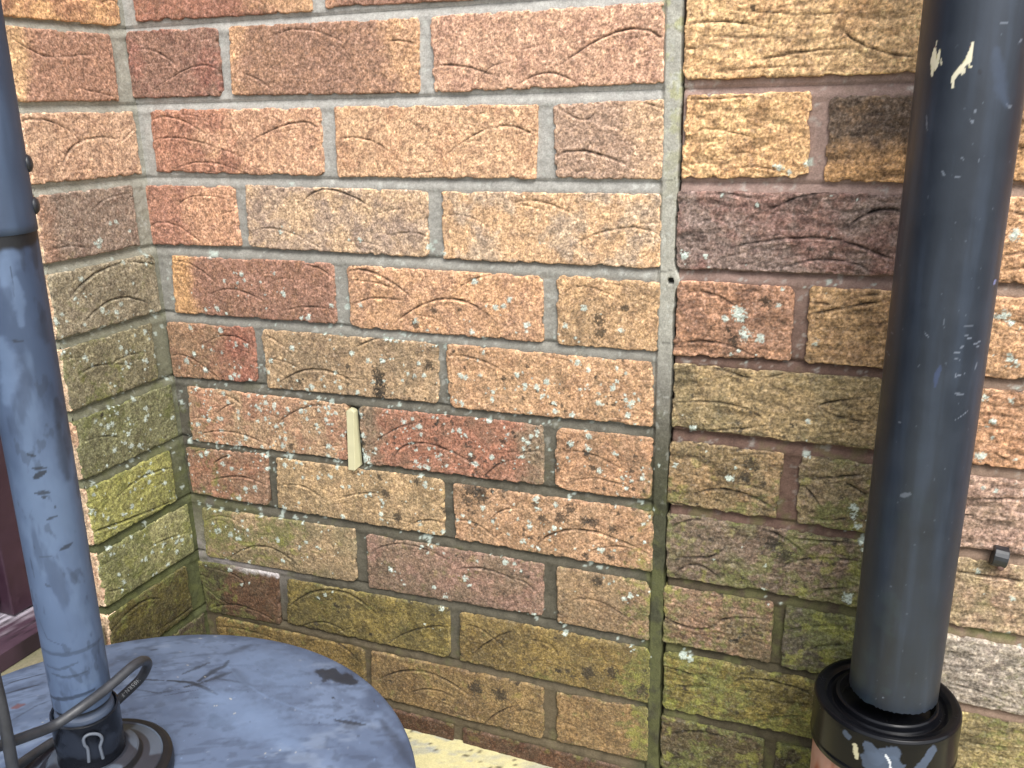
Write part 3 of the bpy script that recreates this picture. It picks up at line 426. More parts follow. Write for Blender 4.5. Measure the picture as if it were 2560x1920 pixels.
def make_brick(wall, key, quad, res, seed, hoff=0.):
    """quad TL,TR,BR,BL in mm -> vertices (s, z, h) mm, quads, colours"""
    Lm = (abs(quad[1][0] - quad[0][0]) + abs(quad[2][0] - quad[3][0])) / 2; Hm = (abs(quad[0][1] - quad[3][1]) + abs(quad[1][1] - quad[2][1])) / 2
    nu = max(4, int(Lm / res)); nv = max(3, int(Hm / res))
    def sp(n, L):      # denser towards the arrises
        t = np.linspace(0, 1, n + 1); 
        if n > 12:
            ex = np.array([.35, .8]) / L; t = np.sort(np.r_[t, ex, 1 - ex])
        return t
    tu, tv = sp(nu, Lm), sp(nv, Hm)
    U, V = np.meshgrid(tu, tv)
    # rounded corners
    X, Y = U * Lm, V * Hm
    for cx, cy in ((0, 0), (1, 0), (0, 1), (1, 1)):
        rc = 2.0 + 5.5 * float(hash2(np.array(float(seed)), np.array(3. + cx + 2 * cy), 1)) ** 2.5
        a = np.clip(1 - (X if cx == 0 else Lm - X) / rc, 0, 1); b = np.clip(1 - (Y if cy == 0 else Hm - Y) / rc, 0, 1)
        na = a * np.sqrt(1 - b * b / 2); nb = b * np.sqrt(1 - a * a / 2)
        X = X + (a - na) * rc * (1 if cx == 0 else -1) * ((a > 0) & (b > 0)); Y = Y + (b - nb) * rc * (1 if cy == 0 else -1) * ((a > 0) & (b > 0))
    U2, V2 = X / Lm, Y / Hm
    q = np.array(quad, float)
    s = (q[0, 0] * (1 - U2) + q[1, 0] * U2) * (1 - V2) + (q[3, 0] * (1 - U2) + q[2, 0] * U2) * V2
    z = (q[0, 1] * (1 - U2) + q[1, 1] * U2) * (1 - V2) + (q[3, 1] * (1 - U2) + q[2, 1] * U2) * V2
    de_u = np.minimum(U, 1 - U) * Lm; de_v = np.minimum(V, 1 - V) * Hm; de = np.minimum(de_u, de_v)
    amp = 1.1 if wall != 'R' else 1.5
    wob = lambda t, k: (fbm(t, t * 0 + seed * 3.7 + k, 9., seed + k, 3) - .5) * 2 * amp + (vn(t / 1.3, t * 0 + k, seed + k + 5) - .5) * .5 + sm(.70, .85, vn(t / 7, t * 0 + k, seed + k + 9)) * {1: 1.5, 2: -1.5, 3: -1.3, 4: 1.3}[k]
    s = s + wob(z, 1) * np.exp(-U * Lm / 5) + wob(z, 2) * np.exp(-(1 - U) * Lm / 5)
    z = z + wob(s, 3) * np.exp(-V * Hm / 5) + wob(s, 4) * np.exp(-(1 - V) * Hm / 5)
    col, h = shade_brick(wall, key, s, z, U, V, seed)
    # drag-face creases
    if res < 2:
        x0, x1, z0, z1 = q[:, 0].min() - 2, q[:, 0].max() + 2, q[:, 1].min() - 3, q[:, 1].max() + 3
        rb = np.random.RandomState(seed * 3 + 1); extra = []
        for _ in range(int(Lm / (16 if wall == 'R' else 17))):
            w_ = rb.uniform(12, 45); cx, cz = rb.uniform(x0 + 4, x1 - 4), rb.uniform(z0 + 6, z1 - 5); hh = rb.uniform(-1, 7); tl = rb.uniform(-5, 5)
            extra.append((wall, rb.uniform(.2, .55) * (1.3 if wall == 'R' else 1), cx - w_ / 2, cz - hh - tl, cx, cz, cx + w_ / 2, cz - hh * rb.rand() + tl))
        for A in ARCS + extra:
            if A[0] != wall: continue
            mx, mz = A[4], A[5]
            if not (x0 < mx < x1 and z0 < mz < z1): continue
            p0, p1, p2 = np.array(A[2:4]), np.array(A[4:6]), np.array(A[6:8])
            T = np.linspace(0, 1, 15)[:, None]; c = 2 * p1 - .5 * p0 - .5 * p2
            P = (1 - T) ** 2 * p0 + 2 * T * (1 - T) * c + T * T * p2
            P[:, 1] += (vn(P[:, 0] / 6, P[:, 1] / 6, seed + 3) - .5) * 1.2
            d, sd, t = segdist(s, z, P.tolist()); taper = np.sin(np.clip(t, .03, .97) * math.pi) ** .45 * A[1]
            if P[-1, 0] < P[0, 0]: sd = -sd
            wd = .52 + .27 * A[1]; irr = .55 + .9 * vn(s / 5, z / 5, seed + 91)
            g = np.exp(-(d / wd) ** 2) * irr
            h = h - 1.05 * g * taper + 1.0 * taper * np.exp(-d / 4.5) * (sd < 0) * (1 - np.exp(-(d / 1.0) ** 2))
            col = col * (1 - np.clip(.68 * g * np.minimum(taper, 1.3), 0, .85))[..., None]
            col = np.minimum(col * (1 + .16 * (np.exp(-((d - 1.8) / 1.0) ** 2) * (sd < 0) * taper)[..., None]), .8)  # lower lip of each crease lightened: a highlight painted into the colour
    # worn pale arris, moss, lichen
    col = mix(col, np.minimum(col * 1.28 + .02, .8), np.exp(-de / 1.6) * .5 * sm(.35, .6, fbm(s, z, 14., seed + 5, 2)))
    mf = moss_field(wall, s, z); mn = fbm(s, z, 26., 501, 5) * .55 + fbm(s, z, 5., 502, 3) * .45 + .10 * np.exp(-de / 3)
    k = sm(.72 - .45 * mf, .86 - .42 * mf, mn) * np.clip(mf * 3, 0, 1)
    col = mix(col, GREEN1 * (.75 + .5 * vn(s / 1.2, z / 1.2, 77)[..., None]), k * .62)
    k2 = sm(.80 - .35 * mf, .9 - .3 * mf, fbm(s, z, 12., 601, 4)) * np.clip(mf * 2, 0, 1); col = mix(col, GREEN2, k2 * .5)
    if wall in DK:
        spots(col, s, z, DK[wall], BLK, 801, .8)
        spots(col, s, z, LICH[wall], LIC * (.8 + .4 * vn(s / .9, z / .9, 5)[..., None]), 811, .88, h, .35)
    if key == 'M9h':      # white salt bloom along the top right
        kk = sm(7, 1, V * Hm + (fbm(s, z, 6., 5) - .5) * 9) * sm(.3, .8, U); col = mix(col, S(205, 200, 200), kk * .8)
    h = h - 1.1 * np.exp(-de / .6) + hoff
    nr, nc = s.shape
    # skirt ring going back into the joint
    def ring(a, fill=None):
        b = np.pad(a, [(1, 1), (1, 1)] + [(0, 0)] * (a.ndim - 2), mode='edge'); return b
    s, z, h, col = ring(s), ring(z), ring(h), ring(col)
    h[0, :] = h[-1, :] = -13; h[:, 0] = h[:, -1] = -13
    if wall == 'L': h[1:-1, 0] = -3.2
    if wall == 'V': h[1:-1, -1] = -3.2
    return np.c_[s.ravel(), z.ravel(), h.ravel()], gridq(nr + 2, nc + 2), col.reshape(-1, 3)

# ------------------------------------------------------------------ brick layout
def row(x0, x1, k):
    zb = -75. * k; return [(x0, zb + 64.6), (x1, zb + 64.6), (x1, zb), (x0, zb)]
def QD(n): a = QUADS[n]; return [(a[0], a[1]), (a[2], a[3]), (a[4], a[5]), (a[6], a[7])]
BR = {'M': [], 'R': [], 'L': [], 'V': []}      # (key, quad, res)
zof = 1.0
for n in QUADS:
    if n[0] == 'M': BR['M'].append((n, QD(n), .88))
for key, x0, x1 in (('M0a', 15, 228), ('M0b', 243, 454), ('M0c', 466, 565)): BR['M'].append((key, [(x0, 66), (x1, 66), (x1, 2), (x0, 4)], 1.2))
BR['M'].append(('M10s1', [(12.5, -690), (228, -688), (227, -752), (12, -756)], 1.1))
for key, x0, x1 in (('M11a', -4, 116), ('M11b', 127, 340), ('M11c', 352, 565)): BR['M'].append((key, [(x0, -763), (x1, -762), (x1, -826), (x0, -826)], 1.1))
for n, keyn in (('R0', 0), ('R2', 2), ('R4', 4), ('R6', 6), ('R8', 8)):
    a = QD(n); zt0, zt1, zb1, zb0 = a[0][1], a[1][1], a[2][1], a[3][1]
    BR['R'].append((n, [(a[0][0], zt0), (795, (zt0 + zt1) / 2), (795, (zb0 + zb1) / 2), (a[3][0], zb0)], 1.05))
    BR['R'].append((n + 'x', row(806, 1020, keyn + 1), 1.1))
for n, k in (('R1', 1), ('R3', 3), ('R5', 5), ('R7', 7)):
    BR['R'].append((n + 'a', QD(n + 'a'), .88)); x = {1: 696, 3: 692, 5: 695, 7: 692}[k]
    BR['R'].append((n + 'b', row(x, 911, k + 1), 1.1)); BR['R'].append(('', row(921, 1130, k + 1), 3.))
BR['R'].append(('R9a', row(580, 682, 10), 1.1)); BR['R'].append(('R9b', row(693, 911, 10), 1.2)); BR['R'].append(('R10', row(580, 795, 11), 1.3)); BR['R'].append(('R10', row(806, 1020, 11), 2))
def L_quad(n):
    a = QD(n); return a
for k in range(1, 10):
    a = QD('L%d' % k); y0 = -144.5; y1 = (a[1][0] + a[2][0]) / 2
    y1 = -21. if k % 2 else -4.
    if k == 9: y1 = -21.
    zb = -75. * k + (2 if k < 6 else 1); zt = zb + 64.5
    BR['L'].append(('L%d' % k, [(y0, zt), (y1, zt), (y1, zb), (y0, zb)], 1.05))
    BR['V'].append(('V%d' % k, [(-100 if k % 2 else -66, zt), (-1., zt), (-1., zb), (-100 if k % 2 else -66, zb)], 1.3))
    BC['V%d' % k] = ((206,176,140),(196,146,110),'mot')
BR['L'].append(('L0', row(-144.5, -4, 0), 1.2)); BR['L'].append(('L10', row(-144.5, -3, 10), 1.3)); BR['V'].append(('', row(-66, -1., 0), 2)); BR['V'].append(('', row(-66, -1., 10), 3))
# the wall carries on above and beyond the frame
BR['R'] += [('R1a', row(580, 682, 0), 1.5), ('', row(694, 911, 0), 1.5), ('', row(921, 1130, 0), 4.)]
for k in range(-8, 0):
    e = k % 2 == 0
    for x0, x1 in ([(15, 228), (243, 454), (466, 565)] if e else [(-3, 115), (129, 340), (353, 564)]): BR['M'].append(('', row(x0, x1, k), 4.))
    for x0, x1 in ([(580, 795), (806, 1020)] if not e else [(580, 682), (694, 911), (921, 1130)]): BR['R'].append(('', row(x0, x1, k), 4.))
    BR['L'].append(('', row(-144.5, -21 if k % 2 else -4, k), 4.)); BR['V'].append(('', row(-100 if k % 2 else -66, -1., k), 4.))
for k in range(-8, 11):
    for j in range(3):
        x0 = (1030 if k % 2 else 1141) + j * 225; BR['R'].append(('', row(x0, x0 + 214, k), 5.))

MAP = {'M': lambda P: np.c_[P[:, 0], -P[:, 2], P[:, 1]] / 1000, 'R': lambda P: np.c_[P[:, 0], -P[:, 2], P[:, 1]] / 1000,
       'L': lambda P: np.c_[P[:, 2], P[:, 0], P[:, 1]] / 1000, 'V': lambda P: np.c_[P[:, 0], -145.3 - P[:, 2], P[:, 1]] / 1000}
def build_bricks(walls, mat, parent):
    VV, QQ, CC = [], [], []; base = 0; sd = 0
    for w_ in walls:
        for i, (key, quad, res) in enumerate(BR[w_]):
            sd = sum(map(ord, w_)) + i * 13 + 5
            ho = (hash2(np.array(float(i)), np.array(7.), 99) - .5) * (1.0 if w_ != 'R' else 1.6)
            V, Q, c = make_brick(w_, key, quad, res, sd, float(ho))
            VV.append(MAP[w_](V)); QQ.append((Q if w_ != 'L' else Q[:, ::-1])[:, ::-1] + base); CC.append(c); base += len(V)
    return mesh_np('brickwork', np.vstack(VV), np.vstack(QQ), mat, np.vstack(CC), parent)

def mortar_sheet(wall, s_edges, z_edges, colfn, flush=None):
    s, z = np.meshgrid(np.array(s_edges), np.array(z_edges))
    ph = (z % 75.); t = (ph - 64.6) / 10.4                 # 0 at the brick below, 1 under the brick above
    bed = ph > 63.5
    deep = 1.0 if wall != 'R' else 1.25
    bt = sm(60., 65., ph)      # struck bed joints, flush at the foot and deep under the brick above
    h = -3.4 * deep * (1 - bt) + (-2.4 * deep - 4.6 * deep * np.clip(t, 0, 1) ** 2) * bt
    h = h + (fbm(s, z, 22., 31, 4) - .5) * 1.8 * deep + (fbm(s, z, 4., 37, 3) - .5) * 1.0
    if flush is not None: h = flush(s, z, h)
    col = colfn(s, z) * (.82 + .36 * fbm(s, z, 9., 41, 4))[..., None] * (.88 + .24 * vn(s / 1.1, z / 1.1, 43))[..., None]
    mf = moss_field(wall, s, z); mn = fbm(s, z, 16., 45, 4)
    col = mix(col, GREEN1, sm(.70 - .45 * mf, .85 - .4 * mf, mn) * .4 * np.clip(mf * 3, 0, 1)); col = mix(col, col * .5, sm(.55, .7, fbm(s, z, 14., 61, 4)) * .5 * sm(-250, -450, z))
    col = mix(col, S(205, 208, 200), sm(.66, .76, fbm(s, z, 5., 49, 3)) * .35 * sm(-560, -250, z))
    if wall == 'R': col = mix(col, S(95, 112, 48), sm(800, 830, s) * sm(-470, -500, z) * sm(-545, -515, z) * sm(.3, .55, fbm(s, z, 7., 3, 3)) * .85)
    if wall in LICH: spots(col, s, z, LICH[wall], LIC, 811, .8)
    for key, q, res in BR[wall]:
        x0, x1 = min(q[0][0], q[3][0]) + 4, max(q[1][0], q[2][0]) - 4; z0, z1 = max(q[3][1], q[2][1]) + 4, min(q[0][1], q[1][1]) - 4
        m = (s > x0) & (s < x1) & (z > z0) & (z < z1); h = np.where(m, -9., h)
    return np.c_[s.ravel(), z.ravel(), h.ravel()], gridq(*s.shape), col.reshape(-1, 3)
def steps(a, b, fine, lo, hi, coarse):
    """fine steps between a and b, coarse outside to lo / hi"""
    return np.unique(np.round(np.r_[np.arange(lo, a, coarse), np.arange(a, b, fine), np.arange(b, hi + coarse, coarse)], 3))
ZS = steps(-790, 70, 1.6, -835, 605, 6)

# main wall and left return -----------------------------------------------------------------
main = empty('brick_wall', (.28, 0, -.785))
tag(main, 'newer buff and tan creased brick wall with pale grey mortar, turning the inside corner up to the vertical joint', 'wall')
build_bricks(['M', 'L', 'V'], M_BRICK, main)
def colM(s, z):
    c = mix(mix(S(176, 174, 168), S(148, 146, 138), sm(-60, -260, z)), S(92, 88, 76), sm(-260, -430, z)); c = mix(c, S(168, 160, 158), np.exp(-((z + 600) / 40.) ** 2) * sm(200, 0, s) * .9)
    c = mix(c, S(98, 88, 70), sm(-640, -700, z)); c = mix(c, S(66, 68, 50), sm(540, 566, s) * sm(-330, -460, z) * .85)
    c = mix(c, S(172, 170, 158), sm(560, 566, s) * sm(-340, -250, z) * .8)
    return mix(c, S(168, 170, 100), sm(556, 566, s) * sm(-200, -60, z) * sm(.5, .65, fbm(s, z, 12., 8, 4)) * .45)
def edge_x(z):       # ragged right edge of the smeared joint
    e = 577.8 + (fbm(z, z * 0, 30., 12, 4) - .5) * 4
    return e + 5.5 * np.exp(-((z + 235) / 9.) ** 2)
def flushM(s, z, h):
    k = sm(562.5, 566.5, s); h = h * (1 - k) + (-.8 + (fbm(s, z, 9., 5, 3) - .5) * 1.0) * k
    h = h + 1.0 * np.exp(-((z + 235) / 9.) ** 2) * (s > 566); d = np.hypot(s - 575.5, z + 236.5)      # screw hole
    h = h - 7 * sm(3.2, 2.0, d + (vn(s, z, 4) - .5)); 
    h = np.where((s > 228.5) & (s < 244.5) & (z > -458) & (z < -389), -10., h)      # socket of the vent
    e = edge_x(z); return np.where(s > e, -14, h)
sM = np.unique(np.r_[np.arange(-12, 560, 2.0), np.arange(560, 587, .5)])
Vm, Qm, Cm = mortar_sheet('M', sM, ZS, colM, flushM)
d = np.hypot(Vm[:, 0] - 575.5, Vm[:, 1] + 236.5); Cm[d < 2.9] *= .12
for zc in (-150, -228, -293): # hairline cracks across the smear
    k = (abs(Vm[:, 1] - zc - .15 * (Vm[:, 0] - 570)) < .7) & (Vm[:, 0] > 566) & (Vm[:, 0] < 577); Cm[k] *= .55
def colL(s, z):
    c = mix(S(166, 164, 152), S(118, 118, 98), sm(-120, -380, z)); c = mix(c, S(84, 88, 58), sm(-380, -560, z)); return c
def flushL(s, z, h): return h + 1.2 * sm(-30, 0, s)
Vl, Ql, Cl = mortar_sheet('L', np.arange(-142.2, 12, 1.8), ZS, colL, flushL)
Vv, Qv, Cv = mortar_sheet('V', np.arange(-110, -2.6, 1.8), ZS, lambda s, z: colL(s, z) * 1.15)
b1 = len(Vm); b2 = b1 + len(Vl)
mesh_np('mortar', np.vstack([MAP['M'](Vm), MAP['L'](Vl), MAP['V'](Vv)]), np.vstack([Qm, Ql[:, ::-1] + b1, Qv + b2]), M_MORTAR, np.vstack([Cm, Cl, Cv]), main)
bm = bmesh.new()
bm_box(bm, (-.30, .016, -.9), (.585, .10, .604)); bm_box(bm, (-.30, -.128, -.9), (-.016, .014, .604))
bm_obj('wall_core', bm, M_HOLE, main, False)
adopt(main)
# older wall ---------------------------------------------------------------------------------
old = empty('brick_wall', (1.0, 0, -.785))
tag(old, 'older rough orange and purple brick wall with pinkish recessed mortar behind the black pipe', 'wall')
build_bricks(['R'], M_BRICKR, old)
def colR(s, z):
    c = mix(S(160, 136, 126), S(104, 82, 72), sm(-150, -330, z)); c = mix(c, S(74, 68, 52), sm(-440, -560, z) * (s < 800))
    return mix(c, S(160, 138, 120), sm(800, 830, s) * .6)
def flushR(s, z, h): return np.where(s < 580.5, h - 8 * sm(582, 579, s), h)
sR = np.unique(np.r_[np.arange(577.5, 1000, 2.), np.arange(1000, 1830, 8)])
Vr, Qr, Cr = mortar_sheet('R', sR, ZS, colR, flushR)
Cr[Vr[:, 0] < 580.2] *= .25
mesh_np('mortar', MAP['R'](Vr), Qr, M_MORTAR, Cr, old)
bm = bmesh.new(); bm_box(bm, (.588, .016, -.9), (1.83, .10, .604)); bm_obj('wall_core', bm, M_HOLE, old, False)
adopt(old)

# cream plastic weep vent ---------------------------------------------------------------------
bm = bmesh.new()
def prism(rings):
    R = [[bm.verts.new(p) for p in r] for r in rings]
    for a, b in zip(R, R[1:]):
        n = len(a)
        for i in range(n): bm.faces.new((a[i], a[(i + 1) % n], b[(i + 1) % n], b[i]))
    bm.faces.new(R[0][::-1]); bm.faces.new(R[-1])
prism([[(.2318, .006, -.4590), (.2318, -.0065, -.4590), (.2402, -.0065, -.4590), (.2424, .002, -.4560), (.2424, .006, -.4560)],
       [(.2318, .006, -.3935), (.2318, -.0015, -.3935), (.2408, -.0015, -.3940), (.2416, .002, -.3940), (.2416, .006, -.3940)],
       [(.2345, .006, -.3905), (.2360, -.0008, -.3905), (.2375, -.0008, -.3905), (.2400, .002, -.3920), (.2400, .006, -.3920)]])
bmesh.ops.recalc_face_normals(bm, faces=bm.faces)
vent = bm_obj('weep_vent', bm, M_CREAM, None, False, .0004)
tag(vent, 'narrow cream plastic weep vent pushed into a vertical mortar joint beside the red brick', 'vent')

# cable clip on the older wall --------------------------------------------------------------
bm = bmesh.new()
prof = []
for i in range(9):
    a = math.pi * i / 8; prof.append((.0068 * math.sin(a) + .001, .0082 * math.cos(a)))
n = len(prof)
f1 = [bm.verts.new((-.0056, -.003 - p[0], p[1])) for p in prof] + [bm.verts.new((-.0056, .004, -.0082)), bm.verts.new((-.0056, .004, .0082))]
f2 = [bm.verts.new((.0056, -.003 - p[0], p[1])) for p in prof] + [bm.verts.new((.0056, .004, -.0082)), bm.verts.new((.0056, .004, .0082))]
k = len(f1)
for i in range(k): bm.faces.new((f1[i], f1[(i + 1) % k], f2[(i + 1) % k], f2[i]))
bm.faces.new(f1[::-1]); bm.faces.new(f2); bmesh.ops.recalc_face_normals(bm, faces=bm.faces)
clip = empty('cable_clip', (.858, -.001, -.452)); cb = bm_obj('clip_body', bm, M_BLACK, clip, False, .0008)
cb.rotation_euler = (0, math.radians(8), 0)
bm = bmesh.new(); bmesh.ops.create_uvsphere(bm, u_segments=16, v_segments=10, radius=.0028)
for v in bm.verts: v.co.y *= .5; v.co += Vector((.001, -.0078, -.0075))
bm_obj('nail_head', bm, paint_mat('rusty_nail', rough=.7, vcol=False, color=(.09, .05, .04)), clip)
tag(clip, 'small black plastic cable clip nailed in the mortar joint right of the black pipe', 'clip')

# ------------------------------------------------------------------ lathed things with painted surface
PAL = [S(32, 40, 54), S(222, 216, 190), S(140, 150, 166), S(66, 82, 118), S(122, 146, 182), S(74, 90, 116), S(108, 78, 84)]
def strokes(col, a, z, lst, seed):
    n = (fbm(a, z, 4., seed, 4) - .5)
    for (wd, ci, al, soft, P) in lst:
        P = np.array(P, float); 
        if len(P) < 2: continue
        x0, x1, y0, y1 = P[:, 0].min() - wd * 2 - 4, P[:, 0].max() + wd * 2 + 4, P[:, 1].min() - wd * 2 - 4, P[:, 1].max() + wd * 2 + 4
        m = (a > x0) & (a < x1) & (z > y0) & (z < y1)
        if not m.any(): continue
        d, sd, t = segdist(a[m], z[m], P.tolist())
        e = d / (wd * (.45 + .55 * np.sin(np.clip(t, .05, .95) * math.pi))) + n[m] * 1.1
        col[m] = mix(col[m], PAL[ci], sm(1 + soft * .5, 1 - soft * .5, e) * al)
def lathe_grid(prof, ns):
    """prof list of (r, z) m -> V (local axis z), angle and index grids"""
    th = np.linspace(0, 2 * math.pi, ns, endpoint=False); r = np.array([p[0] for p in prof])[:, None]; z = np.array([p[1] for p in prof])[:, None]
    X = r * np.cos(th)[None]; Y = r * np.sin(th)[None]; Z = z + 0 * X
    return X, Y, Z, np.broadcast_to(th, X.shape)
def facing(cx, cy): return math.atan2(-.7712 - cy, .742576 - cx)      # world angle towards the viewpoint used for measuring marks

# rain pipe ------------------------------------------------------------------------------------
pipe = empty('drain_pipe', (.787, -.069, -.785))
tag(pipe, 'thick black plastic drain pipe with cream paint marks, rising from a glossy rubber collar', 'pipe')
zs = np.r_[np.arange(-.5525, .0, .0011), np.arange(0., .61, .01)]
X, Y, Z, TH = lathe_grid([(.034, z) for z in zs], 300)
arc = ((TH - facing(.787, -.069) + math.pi) % (2 * math.pi) - math.pi) * 34.
zz = Z * 1000
col = np.broadcast_to(S(42, 53, 68), arc.shape + (3,)).copy()
col = mix(col, S(64, 78, 98), sm(.4, .75, fbm(arc * 2.2, zz / 5, 22., 71, 4)) * .55)
col = mix(col, S(32, 37, 46), sm(.5, .75, fbm(arc * 1.5, zz / 6, 30., 75, 4)) * .5)
col = mix(col, S(58, 78, 84), sm(.52, .72, fbm(arc, zz, 14., 73, 4)) * .35 * sm(-250, -560, zz) * (arc < 12))
strokes(col, arc, zz, PIPE_ST, 3)
rr = np.random.RandomState(8); fl = []
for i in range(170):
    a, z = rr.uniform(-50, 50), rr.uniform(-550, 0); an = rr.uniform(0, 6.3); ln = rr.uniform(.1, 1.6) ** 1.6
    fl.append((rr.uniform(.15, .42), 2, rr.uniform(.1, .5), .5, [(a, z), (a + math.cos(an) * ln, z + math.sin(an) * ln)]))
strokes(col, arc, zz, fl, 5)
rip = .25 * (vn(arc / 3, arc * 0, 5) - .5) * (zz < -548)                  # saw-cut lower end
Z = Z + (np.arange(Z.shape[0])[:, None] == 0) * (vn(arc / 1.5, arc * 0, 6) - .5) * .0014
bend = .0015 * np.sin((Z + .3) * 3)
V = np.c_[(X + .787 + bend).ravel(), (Y - .069).ravel(), Z.ravel()]
o = mesh_np('pipe', V, gridq(len(zs), 300, 0, True), M_PLASTIC, (np.where(col > .25, col, col * .62)).reshape(-1, 3), pipe)
# collar
def dense(P, n=8):
    out = []
    for a, b in zip(P, P[1:]):
        for k in range(n): out.append((a[0] + (b[0] - a[0]) * k / n, a[1] + (b[1] - a[1]) * k / n))
    out.append(P[-1]); return out
cp = [(.001, -.570), (.030, -.570), (.0342, -.570), (.0350, -.568), (.0360, -.5645), (.0372, -.5615), (.0392, -.5612), (.0402, -.5625), (.0408, -.5665), (.0425, -.5690), (.0445, -.5680), (.0462, -.5655), (.0490, -.5635), (.0535, -.5625), (.0558, -.5630), (.0570, -.5650),
      (.0572, -.570), (.0571, -.599), (.0577, -.6015), (.0573, -.6055), (.0545, -.6065)]
cp = dense(cp[:17], 5)[:-1] + dense(cp[16:18], 50)[:-1] + dense(cp[17:], 5)
X, Y, Z, TH = lathe_grid(cp, 360); arc = ((TH - facing(.787, -.069) + math.pi) % (2 * math.pi) - math.pi) * 62.7
col = np.broadcast_to(S(15, 16, 20), arc.shape + (3,)).copy(); zz = Z * 1000
out_ = (np.hypot(X, Y) > .0568)
def blob(col, pts, wd, c, al, seed):
    d, sd, t = segdist(arc, zz, pts); e = d / wd + (fbm(arc, zz, 4., seed, 3) - .5) * .8
    k = sm(1.08, .92, e) * al * out_; col[:] = mix(col, c, k)
for pts, wd in (([(-9, -575), (-2, -583), (6, -575), (12, -574)], 5.5), ([(-7, -585), (12, -586)], 8), ([(34, -588), (44, -572)], 4.5), ([(-30, -571), (-27, -573)], 2.8)): blob(col, pts, wd, S(78, 90, 110), .85, 7)  # sky reflections on the skirt, painted as slate patches
blob(col, [(-20, -578), (-18, -588)], 2.2, S(206, 200, 170), .8, 9); blob(col, [(5, -577), (9, -583), (10, -589)], .9, S(215, 220, 225), .9, 11)
V = np.c_[(X + .7822).ravel(), (Y - .0675).ravel(), Z.ravel()]
mesh_np('rubber_collar', V, gridq(len(cp), 360, 0, True)[:, ::-1], M_RUBBER, col.reshape(-1, 3), pipe)
cp = dense([(.0546, -.595), (.0546, -.79)], 60); X, Y, Z, TH = lathe_grid(cp, 200); zz = Z * 1000; arc = ((TH - facing(.787, -.069) + math.pi) % (2 * math.pi) - math.pi) * 60
col = mix(np.broadcast_to(S(150, 78, 55), arc.shape + (3,)), S(205, 175, 165), sm(.45, .7, fbm(arc, zz / 2.5, 22., 21, 4)) * .55)
V = np.c_[(X + .7822).ravel(), (Y - .0675).ravel(), Z.ravel()]
mesh_np('clay_pipe', V, gridq(len(cp), 200, 0, True), M_CLAY, col.reshape(-1, 3), pipe)
adopt(pipe)

# ------------------------------------------------------------------ patio heater stand
BX, BY = .2475, -.3905
heater = empty('patio_heater', (BX, BY, -.785))
tag(heater, 'blue-grey stand with a broad round base, upright pole and a loop of black cable', 'heater stand')
DXc, DYc, DR = .2462, -.3975, .2385
rs = np.r_[np.linspace(0, DR - .004, 190), DR - .003, DR - .002, DR - .001, DR - .0004, DR, DR, DR - .0006, DR - .002]
def dz(r): return -.5485 - .0275 * np.clip(r / DR, 0, 1) ** 1.8
zr = list(dz(rs[:190])) + [dz(rs[190]) - .0002, dz(rs[191]) - .0005, dz(rs[192]) - .001, dz(rs[193]) - .0018, -.5785, -.5830, -.5845, -.5850]
# stepped drum down to the paving
prof = list(zip(rs, zr)) + [(DR - .006, -.590), (DR - .010, -.60), (DR - .016, -.66), (DR - .022, -.74), (DR - .018, -.765), (DR - .012, -.783)]
X, Y, Z, TH = lathe_grid(prof, 560)
px, py = (X + DXc) * 1000, (Y + DYc) * 1000
col = np.broadcast_to(S(92, 109, 138), px.shape + (3,)).copy()
nA, nB = fbm(px, py, 70., 81, 5), fbm(px, py, 22., 83, 5)
col = mix(col, S(116, 135, 166), sm(.42, .65, nA) * .65); col = mix(col, S(70, 85, 112), sm(.5, .68, nB) * .45); col = mix(col, S(44, 54, 70), sm(.58, .72, fbm(px, py, 9., 85, 4)) * .35)
# long scuffs
ang = .6; pr = px * math.cos(ang) + py * math.sin(ang); pq = -px * math.sin(ang) + py * math.cos(ang)
col = mix(col, S(50, 62, 84), sm(.60, .72, fbm(pr / 4, pq, 6., 87, 4)) * .4); col = mix(col, S(138, 154, 178), sm(.62, .72, fbm(pr / 1.6, pq * 1.2, 24., 187, 5)) * .4)
col = mix(col, S(60, 74, 100), sm(.90, .99, np.hypot(X, Y) / DR + (nB - .5) * .12) * .6)
strokes(col, px, py, [(a * 1.15, b, min(1, c * 1.4) if b != 4 or a > 3 else .3, d, e) for a, b, c, d, e in DISC_ST], 9)
fl = []
for i in range(650):
    a = rr.uniform(0, 6.28); q_ = DR * 1000 * math.sqrt(rr.rand()); x, y = DXc * 1000 + q_ * math.cos(a), DYc * 1000 + q_ * math.sin(a); an = rr.uniform(0, 6.3); ln = rr.uniform(.1, 2.4)
    fl.append((rr.uniform(.2, .6), (0, 2, 4)[i % 3] if i % 5 else 1, rr.uniform(.3, .8), .4, [(x, y), (x + math.cos(an) * ln, y + math.sin(an) * ln)]))
strokes(col, px, py, fl, 15)
mesh_np('round_base', np.c_[(X + DXc).ravel(), (Y + DYc).ravel(), Z.ravel()], gridq(len(prof), 560, 0, True), M_DISC, (col * .88 + .004).reshape(-1, 3), heater)

